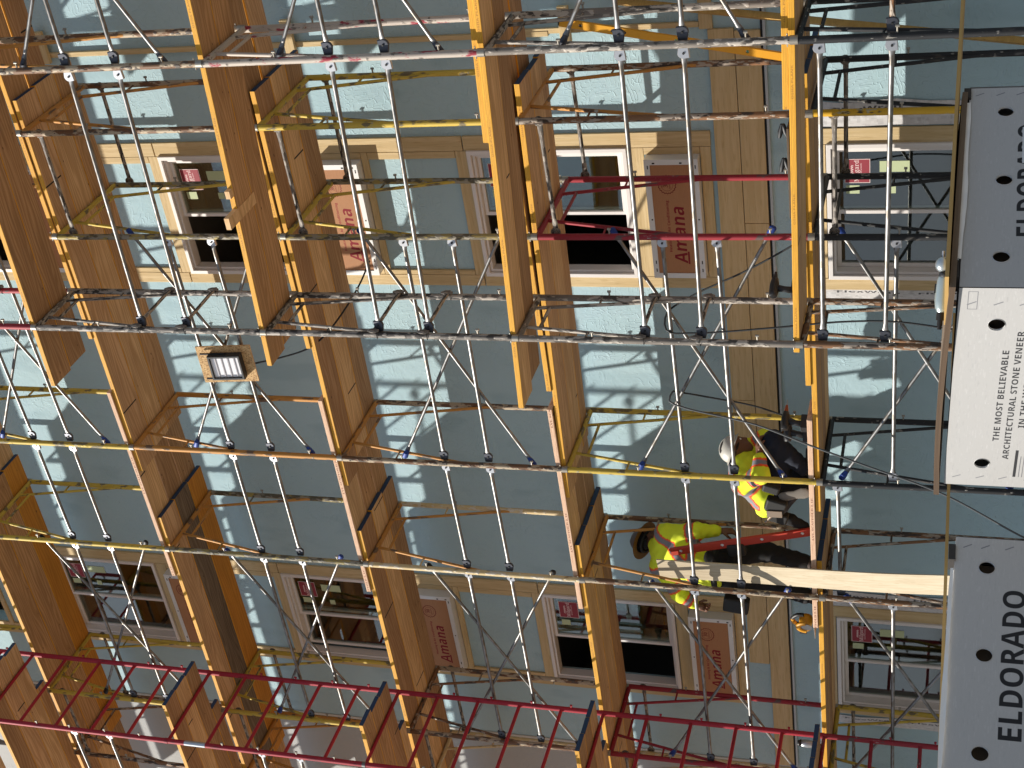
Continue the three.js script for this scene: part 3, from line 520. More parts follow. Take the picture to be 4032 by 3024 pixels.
function hull(p1, yb, ys, open = []) {                                // carton prism: corner near, corners along E1 and E2; ys = top heights of near, E1, E2, far
  const L = .93, c = [p1, p1.clone().addScaledVector(E1, L), p1.clone().addScaledVector(E1, L).addScaledVector(E2, L), p1.clone().addScaledVector(E2, L)], yt = [ys[0], ys[1], ys[3], ys[2]];
  const P = (i, t) => V(c[i].x, t ? yt[i] : yb, c[i].z); const lowE2 = open.includes(E2) ? quad(P(0, 0), P(3, 0), V(c[3].x, yt[3] - .598, c[3].z), V(c[0].x, yt[0] - .598, c[0].z)) : quad(P(0, 0), P(3, 0), P(3, 1), P(0, 1)), lowE1 = open.includes(E1) ? quad(P(1, 0), P(0, 0), V(c[0].x, yt[0] - .598, c[0].z), V(c[1].x, yt[1] - .598, c[1].z)) : quad(P(1, 0), P(0, 0), P(0, 1), P(1, 1));
  return merge([lowE2, lowE1, quad(P(2, 0), P(1, 0), P(1, 1), P(2, 1)), quad(P(3, 0), P(2, 0), P(2, 1), P(3, 1)), quad(P(0, 1), P(3, 1), P(2, 1), P(1, 1)), quad(P(1, 0), P(2, 0), P(3, 0), P(0, 0))]);
}
function carton(p1, ys, label, faces, yb = -.8) {
  const g = thing('stone_veneer_carton', label, 'carton', [p1.x, yb, p1.z], 'cartons of stone veneer');
  part('carton', hull(p1, yb, ys, faces.map(f => f[0])), cardM, g);
  { const c = p1.clone().addScaledVector(E1, .465).addScaledVector(E2, .465), s = new THREE.BoxGeometry(.80, -yb - .1, .80); s.applyMatrix4(new THREE.Matrix4().makeBasis(E2, HY, E1.clone().negate())); s.translate(c.x, yb / 2 - .03, c.z); part('stone_load', s, plain(0x7d6c5a, .9), g); }
  for (const [e, n, tex, len, y1, y2, holes] of faces) {
    const a = p1.clone().addScaledVector(n, .002), b = a.clone().addScaledVector(e, len), H = .6, left = e === E1;
    const P = left ? [V(b.x, y2 - H, b.z), V(a.x, y1 - H, a.z), V(a.x, y1, a.z), V(b.x, y2, b.z)] : [V(a.x, y1 - H, a.z), V(b.x, y2 - H, b.z), V(b.x, y2, b.z), V(a.x, y1, a.z)];
    const sh = new THREE.Shape([[0, 0], [len, 0], [len, H], [0, H]].map(p => new THREE.Vector2(...p)));
    for (const [s, y] of holes) { const h = new THREE.Path(); h.absarc(left ? len - s : s, H - ((y1 + (y2 - y1) * s / len) - y), .024, 0, Math.PI * 2, true); sh.holes.push(h); }
    const fg = new THREE.ShapeGeometry(sh, 14), fp = fg.attributes.position, fu = fg.attributes.uv;
    for (let i = 0; i < fp.count; i++) { const u = fp.getX(i) / len, v = fp.getY(i) / H, lo = P[0].clone().lerp(P[1], u), hi2 = P[3].clone().lerp(P[2], u), q = lo.lerp(hi2, v); fp.setXYZ(i, q.x, q.y, q.z); fu.setXY(i, u, v); }
    fg.computeVertexNormals(); const f = part('printed_face', fg, std({ map: tex, roughness: .85, side: THREE.DoubleSide }), g);
    for (const [s, y] of holes) { const c = p1.clone().addScaledVector(e, s).addScaledVector(n, .0005), r = new THREE.CylinderGeometry(.0242, .0242, .007, 24, 1, true).rotateX(Math.PI / 2); r.lookAt(n); r.translate(c.x, y, c.z); part('hole_rim', r, flapM, f); }
  }
  return g;
}
const BP1 = V(-2.13, 0, -3.74), BQ1 = V(-3.32, 0, -2.87);
carton(BP1, [-.006, .022, -.02, .0], 'grey-white stone veneer carton with its sunlit lettered side, under the silver air tool', [[E1, N1, storyTex, .93, -.006, .022, [[.151, -.114], [.81, -.095]]], [E2, N2, eldTex(true), .92, -.006, -.02, [[.126, -.12], [.465, -.127], [.795, -.131]]]]);
carton(BQ1, [.004, .01, -.022, .0], 'grey-white stone veneer carton with big black lettering in shade, without a sticker', [[E2, N2, eldTex(false), .926, .004, -.022, [[.164, -.105], [.493, -.113], [.813, -.118]]]]);
for (const [p, w] of [[BP1, 'under the sunlit lettered carton'], [BQ1, 'under the shaded lettered carton']]) {
  const g = thing('lower_carton', `plain grey-white carton ${w}`, 'carton', [p.x, -1.5, p.z], 'plain lower cartons'); part('carton', hull(p, -1.46, [-.802, -.802, -.802, -.802]), cardM, g);
  const q = thing('pallet', `wooden pallet ${w.replace('under', 'below')}`, 'pallet', [p.x, -1.6, p.z], 'pallets'); for (let i = 0; i < 5; i++) { const a = p.clone().addScaledVector(E1, .02 + i * .2); part('deck_board', bar(V(a.x, -1.475, a.z).addScaledVector(E1, .05), V(a.x, -1.475, a.z).addScaledVector(E1, .05).addScaledVector(E2, .93), E1, [[0, .06, .014], [999, .06, .014]], 4), M.wood[0], q); }
  for (let i = 0; i < 3; i++) { const a = p.clone().addScaledVector(E2, .06 + i * .4); part('runner', bar(V(a.x, -1.545, a.z), V(a.x, -1.545, a.z).addScaledVector(E1, .93), HY, [[0, .054, .03], [999, .054, .03]], 4), M.wood[0], q); }
}
// loose sheets, spacers and liners lying on the cartons
const osbMap = dataTex(512, 512, (u, v) => { const a = fbm(u, v, 24, 24, 3, 5), b = fbm(u, v, 10, 60, 2, 9), c = fbm(u, v, 60, 12, 2, 13); const t = Math.max(b, c); return mix(mix(hex(0xb58a58), hex(0xd9b683), sstep(.4, .7, t)), hex(0x6e4b2a), .7 * sstep(.58, .72, a)); }); osbMap.repeat.set(2, 2);
M.osb = std({ map: osbMap, roughness: .85 });
const plyEdge = std({ map: woodGrey, color: 0xd0c4ba, roughness: .9 }), tanPly = std({ map: trimMap, color: 0xe8d6ac, roughness: .85 });
function slab(o, ea, la, eb, lb, h, t, mats, na = 12, nb = 4) {   // sheet with edges ea, eb from corner o; h(u,v) lifts it
  const g = new THREE.BoxGeometry(1, 1, 1, na, 1, nb), p = g.attributes.position;
  for (let i = 0; i < p.count; i++) { const u = p.getX(i) + .5, v = p.getZ(i) + .5, q = o.clone().addScaledVector(ea, u * la).addScaledVector(eb, v * lb); p.setXYZ(i, q.x, h(u, v) + (p.getY(i) + .5) * t, q.z); }
  g.computeVertexNormals(); return g;
}
{
  const o = BP1.clone().addScaledVector(E1, -.02).addScaledVector(E2, -.02).addScaledVector(E1, .0);
  const s = thing('plywood_sheet', 'weathered plywood sheet bowed on top of the sunlit carton', 'plywood sheet', [o.x, .0, o.z]);
  part('sheet', slab(o.clone().addScaledVector(E1, .99), E1.clone().negate(), .99, E2, .9, (u, v) => { const a = 1 - u; return .004 + .034 * Math.sin(Math.min(1, a * 1.05) * 1.75) - .018 * v; }, .017), [M.woodGrey, plyEdge, M.woodGrey, M.woodGrey, plyEdge, plyEdge], s);
  const b = thing('siding_board', 'long thin tan siding board lying across the sunlit carton and past its shaded side', 'board', [o.x, .018, o.z]);
  part('board', slab(o.clone().addScaledVector(N2, .03).addScaledVector(E2, .012), E2, 2.4, E1, .2, (u) => .0235 - .028 * u, .011, null, 4, 1), tanPly, b);
  const k = BP1.clone().addScaledVector(N2, .012);
  for (const [d, w, pp, yy] of [[.03, .07, k, .0], [.86, .05, k, -.02], [.83, .06, BQ1.clone().addScaledVector(N2, .012), -.018]]) { const c = thing('spacer_block', `black rubber spacer on the ${pp === k ? (d < .5 ? 'near corner' : 'far end') : 'far end'} of the ${pp === k ? 'sunlit carton' : 'shaded carton'}`, 'spacer', [pp.x, yy, pp.z], 'black spacers'); const a = pp.clone().addScaledVector(E2, d); part('block', slab(a.clone().addScaledVector(N2, -.06), E2, w, N2, .06, () => yy - .004, .022, null, 1, 1), rubberM, c); }
  for (const [pp, l0, l1, y0, y1, nm] of [[BP1, .11, .84, .0, -.015, 'sunlit'], [BQ1, .0, .8, .008, -.012, 'shaded']]) { const c = thing('paper_liner', `crumpled white paper liner sticking out of the ${nm} carton`, 'paper liner', [pp.x, y0, pp.z], 'paper liners');
    const g = new THREE.PlaneGeometry(l1 - l0, nm === 'shaded' ? .014 : .026, 60, 2), p = g.attributes.position; for (let i = 0; i < p.count; i++) { const u = (p.getX(i) + (l1 - l0) / 2) / (l1 - l0), q = pp.clone().addScaledVector(E2, l0 + u * (l1 - l0)).addScaledVector(N2, .006 + .006 * vn(u * 24, p.getY(i) * 90, 64, 64, 3)); p.setXYZ(i, q.x, y0 + (y1 - y0) * u + p.getY(i) * (.6 + .6 * vn(u * 9, 1, 64, 64, 7)), q.z); } g.computeVertexNormals(); part('liner', g, flapM, c); }
  const q0 = V(-3.0, .004, -4.9), qd = V(-3.78, 0, -3.05).sub(V(-3.0, 0, -4.9)).normalize(), c2 = thing('siding_board', 'thin tan siding board bridging from behind the sunlit carton onto the shaded one', 'board', [q0.x, 0, q0.z]);
  part('board', slab(q0.clone(), qd, 2.0, V(qd.z, 0, -qd.x), .14, () => .001, .011, null, 2, 1), tanPly, c2);
}
// air tool on the plywood
{
  const g = thing('air_tool', 'silver pneumatic grinder lying on the plywood over the sunlit carton', 'power tool', [-2.28, .045, -3.83]), A = V(-2.234, .043, -3.813), S = .72;
  const D = V(.866, -.06, -.5).normalize(), at = (s, dy = 0) => A.clone().addScaledVector(D, s * S).add(V(0, dy * S, 0));
  const st = [[0, .011, .011], [.014, .018, .017], [.036, .0215, .020], [.08, .021, .019], [.1, .0185, .0175], [.108, .015, .015]];
  part('body', bar(at(-.03), at(.12), HY, st, 18), plain(0xb9c4c0, .3, .6), g); part('grip_ring', bar(at(.118), at(.135), HY, [[0, .0165, .0165], [999, .015, .015]], 16), plain(0x2a2c2e, .5), g);
  part('head', new THREE.SphereGeometry(.0245, 18, 14).scale(1, .95, .9).translate(...at(.168, .008).toArray()), plain(0xaeb6b8, .28, .7), g); part('spindle', tube(at(.195, .01), at(.225, .012), .0045, 8), M.chrome, g);
  part('hose_coupling', merge([tube(at(-.03), at(-.062), .012, 12), tube(at(-.062), at(-.085), .008, 10), tube(at(-.085), at(-.10), .006, 10)]), plain(0x35322f, .45, .6), g); part('trigger', box(-.014, .014, -.003, .003, -.006, .006).applyQuaternion(new THREE.Quaternion().setFromUnitVectors(V(1, 0, 0), D)).translate(...at(.07, .03).toArray()), plain(0x25282a, .5), g);
}
// ---------------------------------------------------------------- loose things on the scaffold
const deck0 = 1.052;
{ // yellow box-beam level leaning on the outer row, red level beside the bending worker
  const spirit = (a, b, w, t, name, label, col, vials, slots) => {
    const g = thing(name, label, 'spirit level', [b.x, b.y, b.z]), L = a.distanceTo(b), d = b.clone().sub(a).normalize(), wide = V(d.y, -d.x, 0).normalize(); if (wide.x < 0) wide.negate();
    const z = V(0, 0, 1), P = (s, u, v) => a.clone().addScaledVector(d, s * L).addScaledVector(wide, u).addScaledVector(z, v);
    const sh = new THREE.Shape([[0, -w], [L, -w], [L, w], [0, w]].map(p => new THREE.Vector2(...p)));
    for (const [s, l] of slots) { const h = new THREE.Path(); h.absellipse(s * L, 0, l, w * .45, 0, Math.PI * 2); sh.holes.push(h); }
    for (const [s] of vials) { const h = new THREE.Path(); h.absellipse(s * L, 0, w * .55, w * .5, 0, Math.PI * 2); sh.holes.push(h); }
    const e = new THREE.ExtrudeGeometry(sh, { depth: t, bevelEnabled: true, bevelSize: .002, bevelThickness: .002, bevelSegments: 1, curveSegments: 10 }); e.translate(0, 0, -t / 2);
    const mtx = new THREE.Matrix4().makeBasis(d, wide, z.clone().multiplyScalar(V(0, 0, 0).crossVectors(d, wide).z > 0 ? 1 : -1)).setPosition(a); e.applyMatrix4(mtx); if (mtx.determinant() < 0) e.scale(1, 1, 1);
    part('beam', e, col, g);
    for (const s of [-1, 1]) part('rail', bar(P(0, s * w, 0), P(1, s * w, 0), z, [[0, t * .62, .004], [999, t * .62, .004]], 4), col, g);
    for (const [s, l] of slots) { const n = 18, pts = []; for (let i = 0; i < n; i++) { const q = i / n * Math.PI * 2; pts.push(P(s + l * Math.cos(q) / L, w * .45 * Math.sin(q), t / 2 + .002)); } part('slot_grip', new THREE.TubeGeometry(new THREE.CatmullRomCurve3(pts, true), 40, .005, 6, true), rubberM, g); }
    for (const [s, c] of vials) { const v = part('vial', bar(P(s, -w * .5, 0), P(s, w * .5, 0), d, [[0, .008, .008], [.006, .012, .010], [-.006, .012, .010], [999, .008, .008]], 10), plain(c, .3), g); part('vial_plate', bar(P(s - .028 / L * .5, 0, 0), P(s + .028 / L * .5, 0, 0), wide, [[0, w * .62, t * .4], [999, w * .62, t * .4]], 4), plain(0xcfcac2, .6), v); }
    for (const s of [0, 1]) part('end_cap', bar(P(s, 0, 0).addScaledVector(d, s ? 0 : -.012), P(s, 0, 0).addScaledVector(d, s ? .012 : 0), wide, [[0, w * 1.02, t * .6], [999, w * 1.02, t * .6]], 4), plain(name === 'red_level' ? 0x2a2424 : 0x2d2a22, .6), g);
  };
  spirit(V(-3.165, 2.66, -9.17), V(-3.50, 1.075, -9.20), .026, .022, 'yellow_level', 'long yellow spirit level with hand slots leaning beside the open post line', plain(0xd99a14, .5, .1), [[.09, 0x2a2f10], [.5, 0x8bb060], [.80, 0x4f8a63]], [[.255, .05], [.62, .05]]);
  spirit(V(-7.80, 2.245, -9.12), V(-7.50, 1.06, -9.14), .033, .024, 'red_level', 'orange-red spirit level standing on the deck behind the bending worker', plain(0xb03420, .5, .15), [[.07, 0xd8d8d0], [.37, 0xd8d8d0], [.65, 0xd8d8d0], [.93, 0xd8d8d0]], []);
}
{ // boards
  const b = thing('trim_plank', 'long primed trim board held upright past the deck by the bending worker', 'board', [-6.6, -1.6, -7.63]);
  const path = [[-6.48, -1.6, -7.63], [-7.19, .005, -8.35], [-7.386, .451, -8.55], [-7.541, .853, -8.72], [-7.637, 1.134, -8.83], [-7.742, 1.496, -8.95], [-7.795, 2.353, -9.0]], crv = new THREE.CatmullRomCurve3(path.map(p => V(...p))), n = 30, pos = [], uv = [], idx = [];
  for (let i = 0; i <= n; i++) { const c = crv.getPoint(i / n), k = i / n; for (const [u, v] of [[0, .006], [-.19, .006], [-.19, -.006], [0, -.006]]) { pos.push(c.x + u, c.y + (i === n ? u * .1 : 0), c.z + v); uv.push(k * 4, u * -1.2); } }
  for (let i = 0; i < n; i++) for (let j = 0; j < 4; j++) { const q = i * 4 + j, r = i * 4 + (j + 1) % 4; idx.push(q, q + 4, r, r, q + 4, r + 4); } idx.push(0, 1, 2, 0, 2, 3); const e = n * 4; idx.push(e, e + 2, e + 1, e, e + 3, e + 2);
  let g = new THREE.BufferGeometry(); g.setAttribute('position', new THREE.Float32BufferAttribute(pos, 3)); g.setAttribute('uv', new THREE.Float32BufferAttribute(uv, 2)); g.setIndex(idx); g = g.toNonIndexed(); g.computeVertexNormals();
  part('board', g, std({ map: grainTex(hex(0xc2b398), hex(0xb8a88c), hex(0xa59476), 31), roughness: .8 }), b);
  const c = thing('leaning_stud', 'long pale wooden stud leaning against the wall beside the yellow level', 'board', [-3.83, -1.6, -9.75]); part('stud', bar(V(-3.83, -1.6, -9.76), V(-3.32, 2.47, -10.02), V(0, 0, 1), [[0, .045, .03], [999, .045, .03]], 4), std({ map: trimMap, color: 0xf0d8a0, roughness: .8 }), c);
  const s = thing('offcut_board', 'short grey board lying on the outer deck beside the yellow level', 'board', [-3.7, 1.02, -8.2]); part('board', box(-4.16, -3.55, 1.012, 1.026, -8.42, -8.16, .002), std({ map: woodGrey, color: 0xd8d4cc, roughness: .9 }), s);
  for (const [x0, x1, z0, z1, l] of [[-4.15, -4.06, -8.42, -7.99, 'wood block jutting out over the second deck edge before the open window'], [-3.96, -3.90, -8.36, -8.09, 'smaller pinkish wood offcut beside the jutting block, second deck above workers']]) { const w = thing('wood_block', l, 'wood block', [x0, 4.89, z0]); part('block', metreUV(box(x0, x1, 4.888, 4.927, z0, z1, .002)), M.wood[2], w); }
}
{ // work light on a square of strand board, with its cord
  const o = V(-5.80, 5.75, -8.78), g = thing('work_light', 'flood light on a square of strand board hung at the cross brace', 'work light', [o.x, o.y, o.z]);
  const tilt = new THREE.Matrix4().makeRotationX(.10).setPosition(o), put = q => { q.applyMatrix4(tilt); return q; };
  part('backing_board', put(box(-.175, .175, -.24, .24, -.006, .006)), M.osb, g);
  const rim = ring(-.115, .115, -.155, .13, .02, .006, .075, .004); part('housing', put(merge([rim, box(-.1, .1, -.14, .115, .006, .02)])), plain(0x2b2c2d, .6), g);
  const ln = part('lens', put(box(-.096, .096, -.136, .111, .0205, .056)), plain(0xf0eef0, .2), g); for (let i = 0; i < 4; i++) part('lens_rib', put(box(-.094 + .0, .094, -.10 + i * .055, -.09 + i * .055, .0562, .062)), plain(0xb9b6ba, .4), ln);  // bright striped reflection of the glass is put into the lens and rib colours
  part('bracket', put(merge([tube(V(-.12, -.02, .04), V(-.12, .20, .03), .008, 8), tube(V(.12, -.02, .04), V(.12, .20, .03), .008, 8)])), plain(0x202124, .5, .4), g);
  const c = thing('power_cord', 'black power cord looping from the flood light under the decks', 'cord', [-5.8, 5.5, -8.8]); part('cord', curve([V(-5.8, 5.5, -8.80), V(-5.78, 5.30, -8.86), V(-5.72, 5.05, -8.93), V(-5.62, 4.90, -9.0), V(-5.52, 4.80, -9.15), V(-5.40, 4.72, -9.4), V(-5.33, 4.72, -9.70)], .008, 50), plain(0x121316, .6), c);
  const h = thing('air_hose', 'dark air hose looped over the rail before the open window', 'hose', [-5.4, 2.0, -8.95]); part('hose', curve([V(-4.72, 1.06, -8.9), V(-4.95, 1.42, -8.92), V(-5.2, 1.88, -8.93), V(-5.33, 2.05, -8.91), V(-5.43, 2.04, -8.84), V(-5.44, 1.85, -8.83), V(-5.38, 1.3, -8.82), V(-5.30, .75, -8.80), V(-5.27, .4, -8.76), V(-5.30, .0, -8.72), V(-5.36, -.5, -8.7)], .0075, 90), plain(0x1c2022, .55), h);
  const h2 = thing('grey_hose', 'grey air hose hanging from the cross brace down past the crouching worker', 'hose', [-6.1, 2, -8.85]); part('hose', curve([V(-6.03, 2.06, -8.93), V(-6.07, 2.08, -8.86), V(-6.11, 1.98, -8.84), V(-6.22, 1.42, -8.80), V(-6.36, 1.02, -8.76), V(-6.5, .6, -8.72), V(-6.68, .05, -8.66), V(-6.98, -.5, -8.6), V(-7.3, -1.2, -8.5), V(-7.45, -1.59, -8.45)], .0075, 90), plain(0x4b4e50, .55), h2);
  const h3 = thing('hose_strand', 'dark hose strand beside the grey hose, dropping behind the deck', 'hose', [-6.1, 2, -8.95]); part('hose', curve([V(-6.03, 2.06, -8.935), V(-6.12, 1.8, -9.0), V(-6.24, 1.4, -9.05), V(-6.42, 1.09, -9.08), V(-6.6, 1.064, -9.12)], .007, 40), plain(0x1d2022, .55), h3);
}
function gunTool(name, label, o, yaw, cols, kind) {          // cordless tools and nailer, resting on the deck
  const g = thing(name, label, 'power tool', [o.x, o.y, o.z]), R = new THREE.Matrix4().makeRotationY(yaw).setPosition(o), put = q => { q.applyMatrix4(R); return q; }, rb = (w, h, d, x, y, z, r = .006) => put(new RoundedBoxGeometry(w, h, d, 2, r).translate(x, y, z));
  const [c1, c2, c3] = cols.map(c => plain(c, .5)), metal = plain(0xa8abad, .35, .7);
  if (kind === 'drill') { part('battery', rb(.12, .05, .075, 0, .026, 0), c2, g); part('handle', put(bar(V(-.005, .05, 0), V(.01, .15, 0), V(1, 0, 0), [[0, .026, .02], [.05, .022, .018], [999, .028, .022]], 12)), c2, g); part('motor', put(bar(V(-.06, .17, 0), V(.09, .17, 0), HY, [[0, .026, .026], [.03, .033, .032], [.1, .033, .032], [999, .024, .024]], 14)), c1, g); part('chuck', put(bar(V(.09, .17, 0), V(.15, .17, 0), HY, [[0, .018, .018], [999, .010, .010]], 12)), c3, g); part('bit', put(tube(V(.15, .17, 0), V(.20, .17, 0), .003, 6)), metal, g); }
  if (kind === 'saw') { part('battery', rb(.075, .06, .12, -.14, .11, 0), c2, g); part('motor', put(bar(V(-.06, .085, -.05), V(-.06, .085, .07), HY, [[0, .05, .055], [.03, .062, .062], [999, .045, .045]], 16)), c1, g); part('blade_guard', put(new THREE.TorusGeometry(.066, .021, 8, 20, Math.PI).scale(1, 1, .8).translate(0, .075, .085)), c1, g); part('blade', put(new THREE.CylinderGeometry(.052, .052, .003, 26).rotateX(Math.PI / 2).translate(.0, .076, .085)), plain(0x6c6d6f, .45, .7), g); part('shoe', rb(.26, .005, .14, 0, .003, .05, .002), metal, g); part('handle', put(curve([V(-.12, .10, 0), V(-.10, .175, 0), V(-.02, .195, 0), V(.05, .15, 0), V(.06, .10, 0)], .017, 24, 10)), c2, g); part('grip_overmold', put(curve([V(-.10, .178, 0), V(-.05, .197, 0), V(-.01, .194, 0)], .0185, 12, 10)), c1, g); }
  if (kind === 'nailer') { part('cylinder', put(bar(V(0, .05, 0), V(0, .19, 0), V(1, 0, 0), [[0, .02, .02], [.03, .03, .03], [.09, .036, .036], [999, .03, .03]], 14)), metal, g); part('cap', put(bar(V(0, .19, 0), V(0, .22, 0), V(1, 0, 0), [[0, .034, .034], [999, .022, .022]], 14)), c2, g); part('nose', put(bar(V(0, .0, 0), V(0, .05, 0), V(1, 0, 0), [[0, .008, .008], [999, .014, .014]], 8)), c2, g); part('handle', put(bar(V(.02, .13, 0), V(.16, .12, 0), HY, [[0, .018, .016], [.08, .02, .017], [999, .018, .016]], 12)), c2, g); part('magazine', put(bar(V(0, .015, 0), V(.17, .075, 0), HY, [[0, .018, .011], [999, .02, .012]], 6)), c2, g); part('air_fitting', put(tube(V(.16, .12, 0), V(.20, .12, 0), .007, 8)), M.chrome, g); }
}
gunTool('cordless_drill', 'black and orange cordless drill standing on the deck beside the crouching worker', V(-6.33, deck0 + .002, -9.0), 1.1, [0x201e1e, 0x19191b, 0x8a3f1c], 'drill');
gunTool('impact_driver', 'black cordless driver lying behind the drill beside the crouching worker', V(-6.52, deck0 + .002, -9.12), .6, [0x1f1f22, 0x161618, 0x2b2b2d], 'drill');
gunTool('circular_saw', 'yellow and black cordless circular saw on the deck past the bending worker', V(-8.42, deck0 + .002, -9.10), -.35, [0xc98c12, 0x1d1b18, 0x333333], 'saw');
gunTool('nail_gun', 'silver and black pneumatic nail gun standing beside the red ladder frame', V(-9.78, 1.012, -8.95), 2.5, [0xb5b8ba, 0x1a1b1d, 0x222222], 'nailer');
gunTool('black_driver', 'small black driver left on the outer deck in front of the red post', V(-4.9, 1.03, -8.55), 1.2, [0x17181a, 0x131315, 0x242427], 'drill');
for (const [x, z, w] of [[-3.62, -8.28, 'nearer the yellow level'], [-3.86, -8.3, 'by the offcut board\u2019s middle']]) { const g = thing('spring_clamp', `black spring clamp on the outer deck, ${w}`, 'clamp', [x, 1.03, z], 'black clamps'); part('jaw', merge([bar(V(x - .04, 1.035, z), V(x + .05, 1.06, z), HY, [[0, .01, .012], [.04, .018, .014], [999, .012, .012]], 8), bar(V(x - .04, 1.085, z), V(x + .05, 1.065, z), HY, [[0, .01, .012], [.04, .018, .014], [999, .012, .012]], 8)]), M.blackCap, g); part('spring', new THREE.TorusGeometry(.012, .004, 6, 14).translate(x + .03, 1.062, z + .004), M.blackCap, g); }
// ---------------------------------------------------------------- people: smooth-joined tapered capsules meshed with surface nets
function field(bones, k, noise = 0) {
  return (x, y, z) => { let d = 9;
    for (const b of bones) { const [ax, ay, az, bx, by, bz, ra, rb, sx = 1, sz = 1] = b; const dx = bx - ax, dy = by - ay, dz = bz - az, l = dx * dx + dy * dy + dz * dz || 1e-6; let t = ((x - ax) * dx + (y - ay) * dy + (z - az) * dz) / l; t = t < 0 ? 0 : t > 1 ? 1 : t;
      const e = Math.sqrt(((x - ax - dx * t) / sx) ** 2 + (y - ay - dy * t) ** 2 + ((z - az - dz * t) / sz) ** 2) - (ra + (rb - ra) * t); if (e > d + k) continue; const h = clamp(.5 + .5 * (d - e) / k); d = d + (e - d) * h - k * h * (1 - h); }
    if (noise && d < .06) d += noise * (Math.sin(x * 61 + y * 23) * Math.sin(y * 57 - z * 31) + .6 * Math.sin(z * 83 + x * 41 + y * 67));
    return d; };
}
function netMesh(bones, k, cell, noise = 0, colour) {
  const lo = [9e9, 9e9, 9e9], hi = [-9e9, -9e9, -9e9];
  for (const b of bones) for (let i = 0; i < 3; i++) { const r = Math.max(b[6], b[7]) * Math.max(1, b[8] || 1, b[9] || 1) + 2 * cell; lo[i] = Math.min(lo[i], b[i] - r, b[i + 3] - r); hi[i] = Math.max(hi[i], b[i] + r, b[i + 3] + r); }
  const n = [0, 1, 2].map(i => Math.ceil((hi[i] - lo[i]) / cell) + 1), f = field(bones, k, noise), D = new Float32Array(n[0] * n[1] * n[2]), id = (i, j, l) => (l * n[1] + j) * n[0] + i;
  for (let l = 0; l < n[2]; l++) for (let j = 0; j < n[1]; j++) for (let i = 0; i < n[0]; i++) D[id(i, j, l)] = f(lo[0] + i * cell, lo[1] + j * cell, lo[2] + l * cell);
  const vid = new Int32Array(D.length).fill(-1), pos = [], idx = [];
  for (let l = 0; l < n[2] - 1; l++) for (let j = 0; j < n[1] - 1; j++) for (let i = 0; i < n[0] - 1; i++) {
    let c = 0, sx = 0, sy = 0, sz = 0, m = 0; const v = []; for (let q = 0; q < 8; q++) { v[q] = D[id(i + (q & 1), j + (q >> 1 & 1), l + (q >> 2))]; if (v[q] < 0) m |= 1 << q; } if (m === 0 || m === 255) continue;
    for (const [a, b] of EDG) if ((v[a] < 0) !== (v[b] < 0)) { const t = v[a] / (v[a] - v[b]); sx += (a & 1) + ((b & 1) - (a & 1)) * t; sy += (a >> 1 & 1) + ((b >> 1 & 1) - (a >> 1 & 1)) * t; sz += (a >> 2) + ((b >> 2) - (a >> 2)) * t; c++; }
    vid[id(i, j, l)] = pos.length / 3; pos.push(lo[0] + (i + sx / c) * cell, lo[1] + (j + sy / c) * cell, lo[2] + (l + sz / c) * cell);
  }
  for (let l = 1; l < n[2] - 1; l++) for (let j = 1; j < n[1] - 1; j++) for (let i = 1; i < n[0] - 1; i++) { const s = D[id(i, j, l)] < 0;
    const q = (a, b, c, d, flip) => { if (a < 0 || b < 0 || c < 0 || d < 0) return; flip ? idx.push(a, c, b, a, d, c) : idx.push(a, b, c, a, c, d); };
    if (s !== D[id(i + 1, j, l)] < 0) q(vid[id(i, j - 1, l - 1)], vid[id(i, j, l - 1)], vid[id(i, j, l)], vid[id(i, j - 1, l)], !s);
    if (s !== D[id(i, j + 1, l)] < 0) q(vid[id(i - 1, j, l - 1)], vid[id(i - 1, j, l)], vid[id(i, j, l)], vid[id(i, j, l - 1)], !s);
    if (s !== D[id(i, j, l + 1)] < 0) q(vid[id(i - 1, j - 1, l)], vid[id(i, j - 1, l)], vid[id(i, j, l)], vid[id(i - 1, j, l)], !s); }
  const g = new THREE.BufferGeometry(); g.setAttribute('position', new THREE.Float32BufferAttribute(pos, 3)); g.setAttribute('uv', new THREE.Float32BufferAttribute(new Float32Array(pos.length / 3 * 2), 2)); g.setIndex(idx); g.computeVertexNormals();
  if (colour) { const c = new Float32Array(pos.length); for (let i = 0; i < pos.length; i += 3) c.set(colour(pos[i], pos[i + 1], pos[i + 2]), i); g.setAttribute('color', new THREE.Float32BufferAttribute(c, 3)); }
  return g;
}
const EDG = [[0, 1], [2, 3], [4, 5], [6, 7], [0, 2], [1, 3], [4, 6], [5, 7], [0, 4], [1, 5], [2, 6], [3, 7]];
const B = (a, b, ra, rb = ra, sx = 1, sz = 1) => [a.x, a.y, a.z, b.x, b.y, b.z, ra, rb, sx, sz];
const LIME = [.70, .80, .03], ORG = [.86, .09, .02], GRY = [.20, .20, .22];
const segT = (p, a, b) => { const d = b.clone().sub(a); return clamp(p.clone().sub(a).dot(d) / d.lengthSq(), -.2, 1.2); };
const segD = (p, a, b) => { const t = clamp(segT(p, a, b)); return p.distanceTo(a.clone().lerp(b, t)); };
const skinM = plain(0x6b4632, .6), jeans = plain(0x141c2b, .9), blackCloth = plain(0x121214, .9), leather = plain(0x1b1917, .7), bootM = plain(0x3a3733, .9), tanLeather = plain(0x8a5a34, .75);
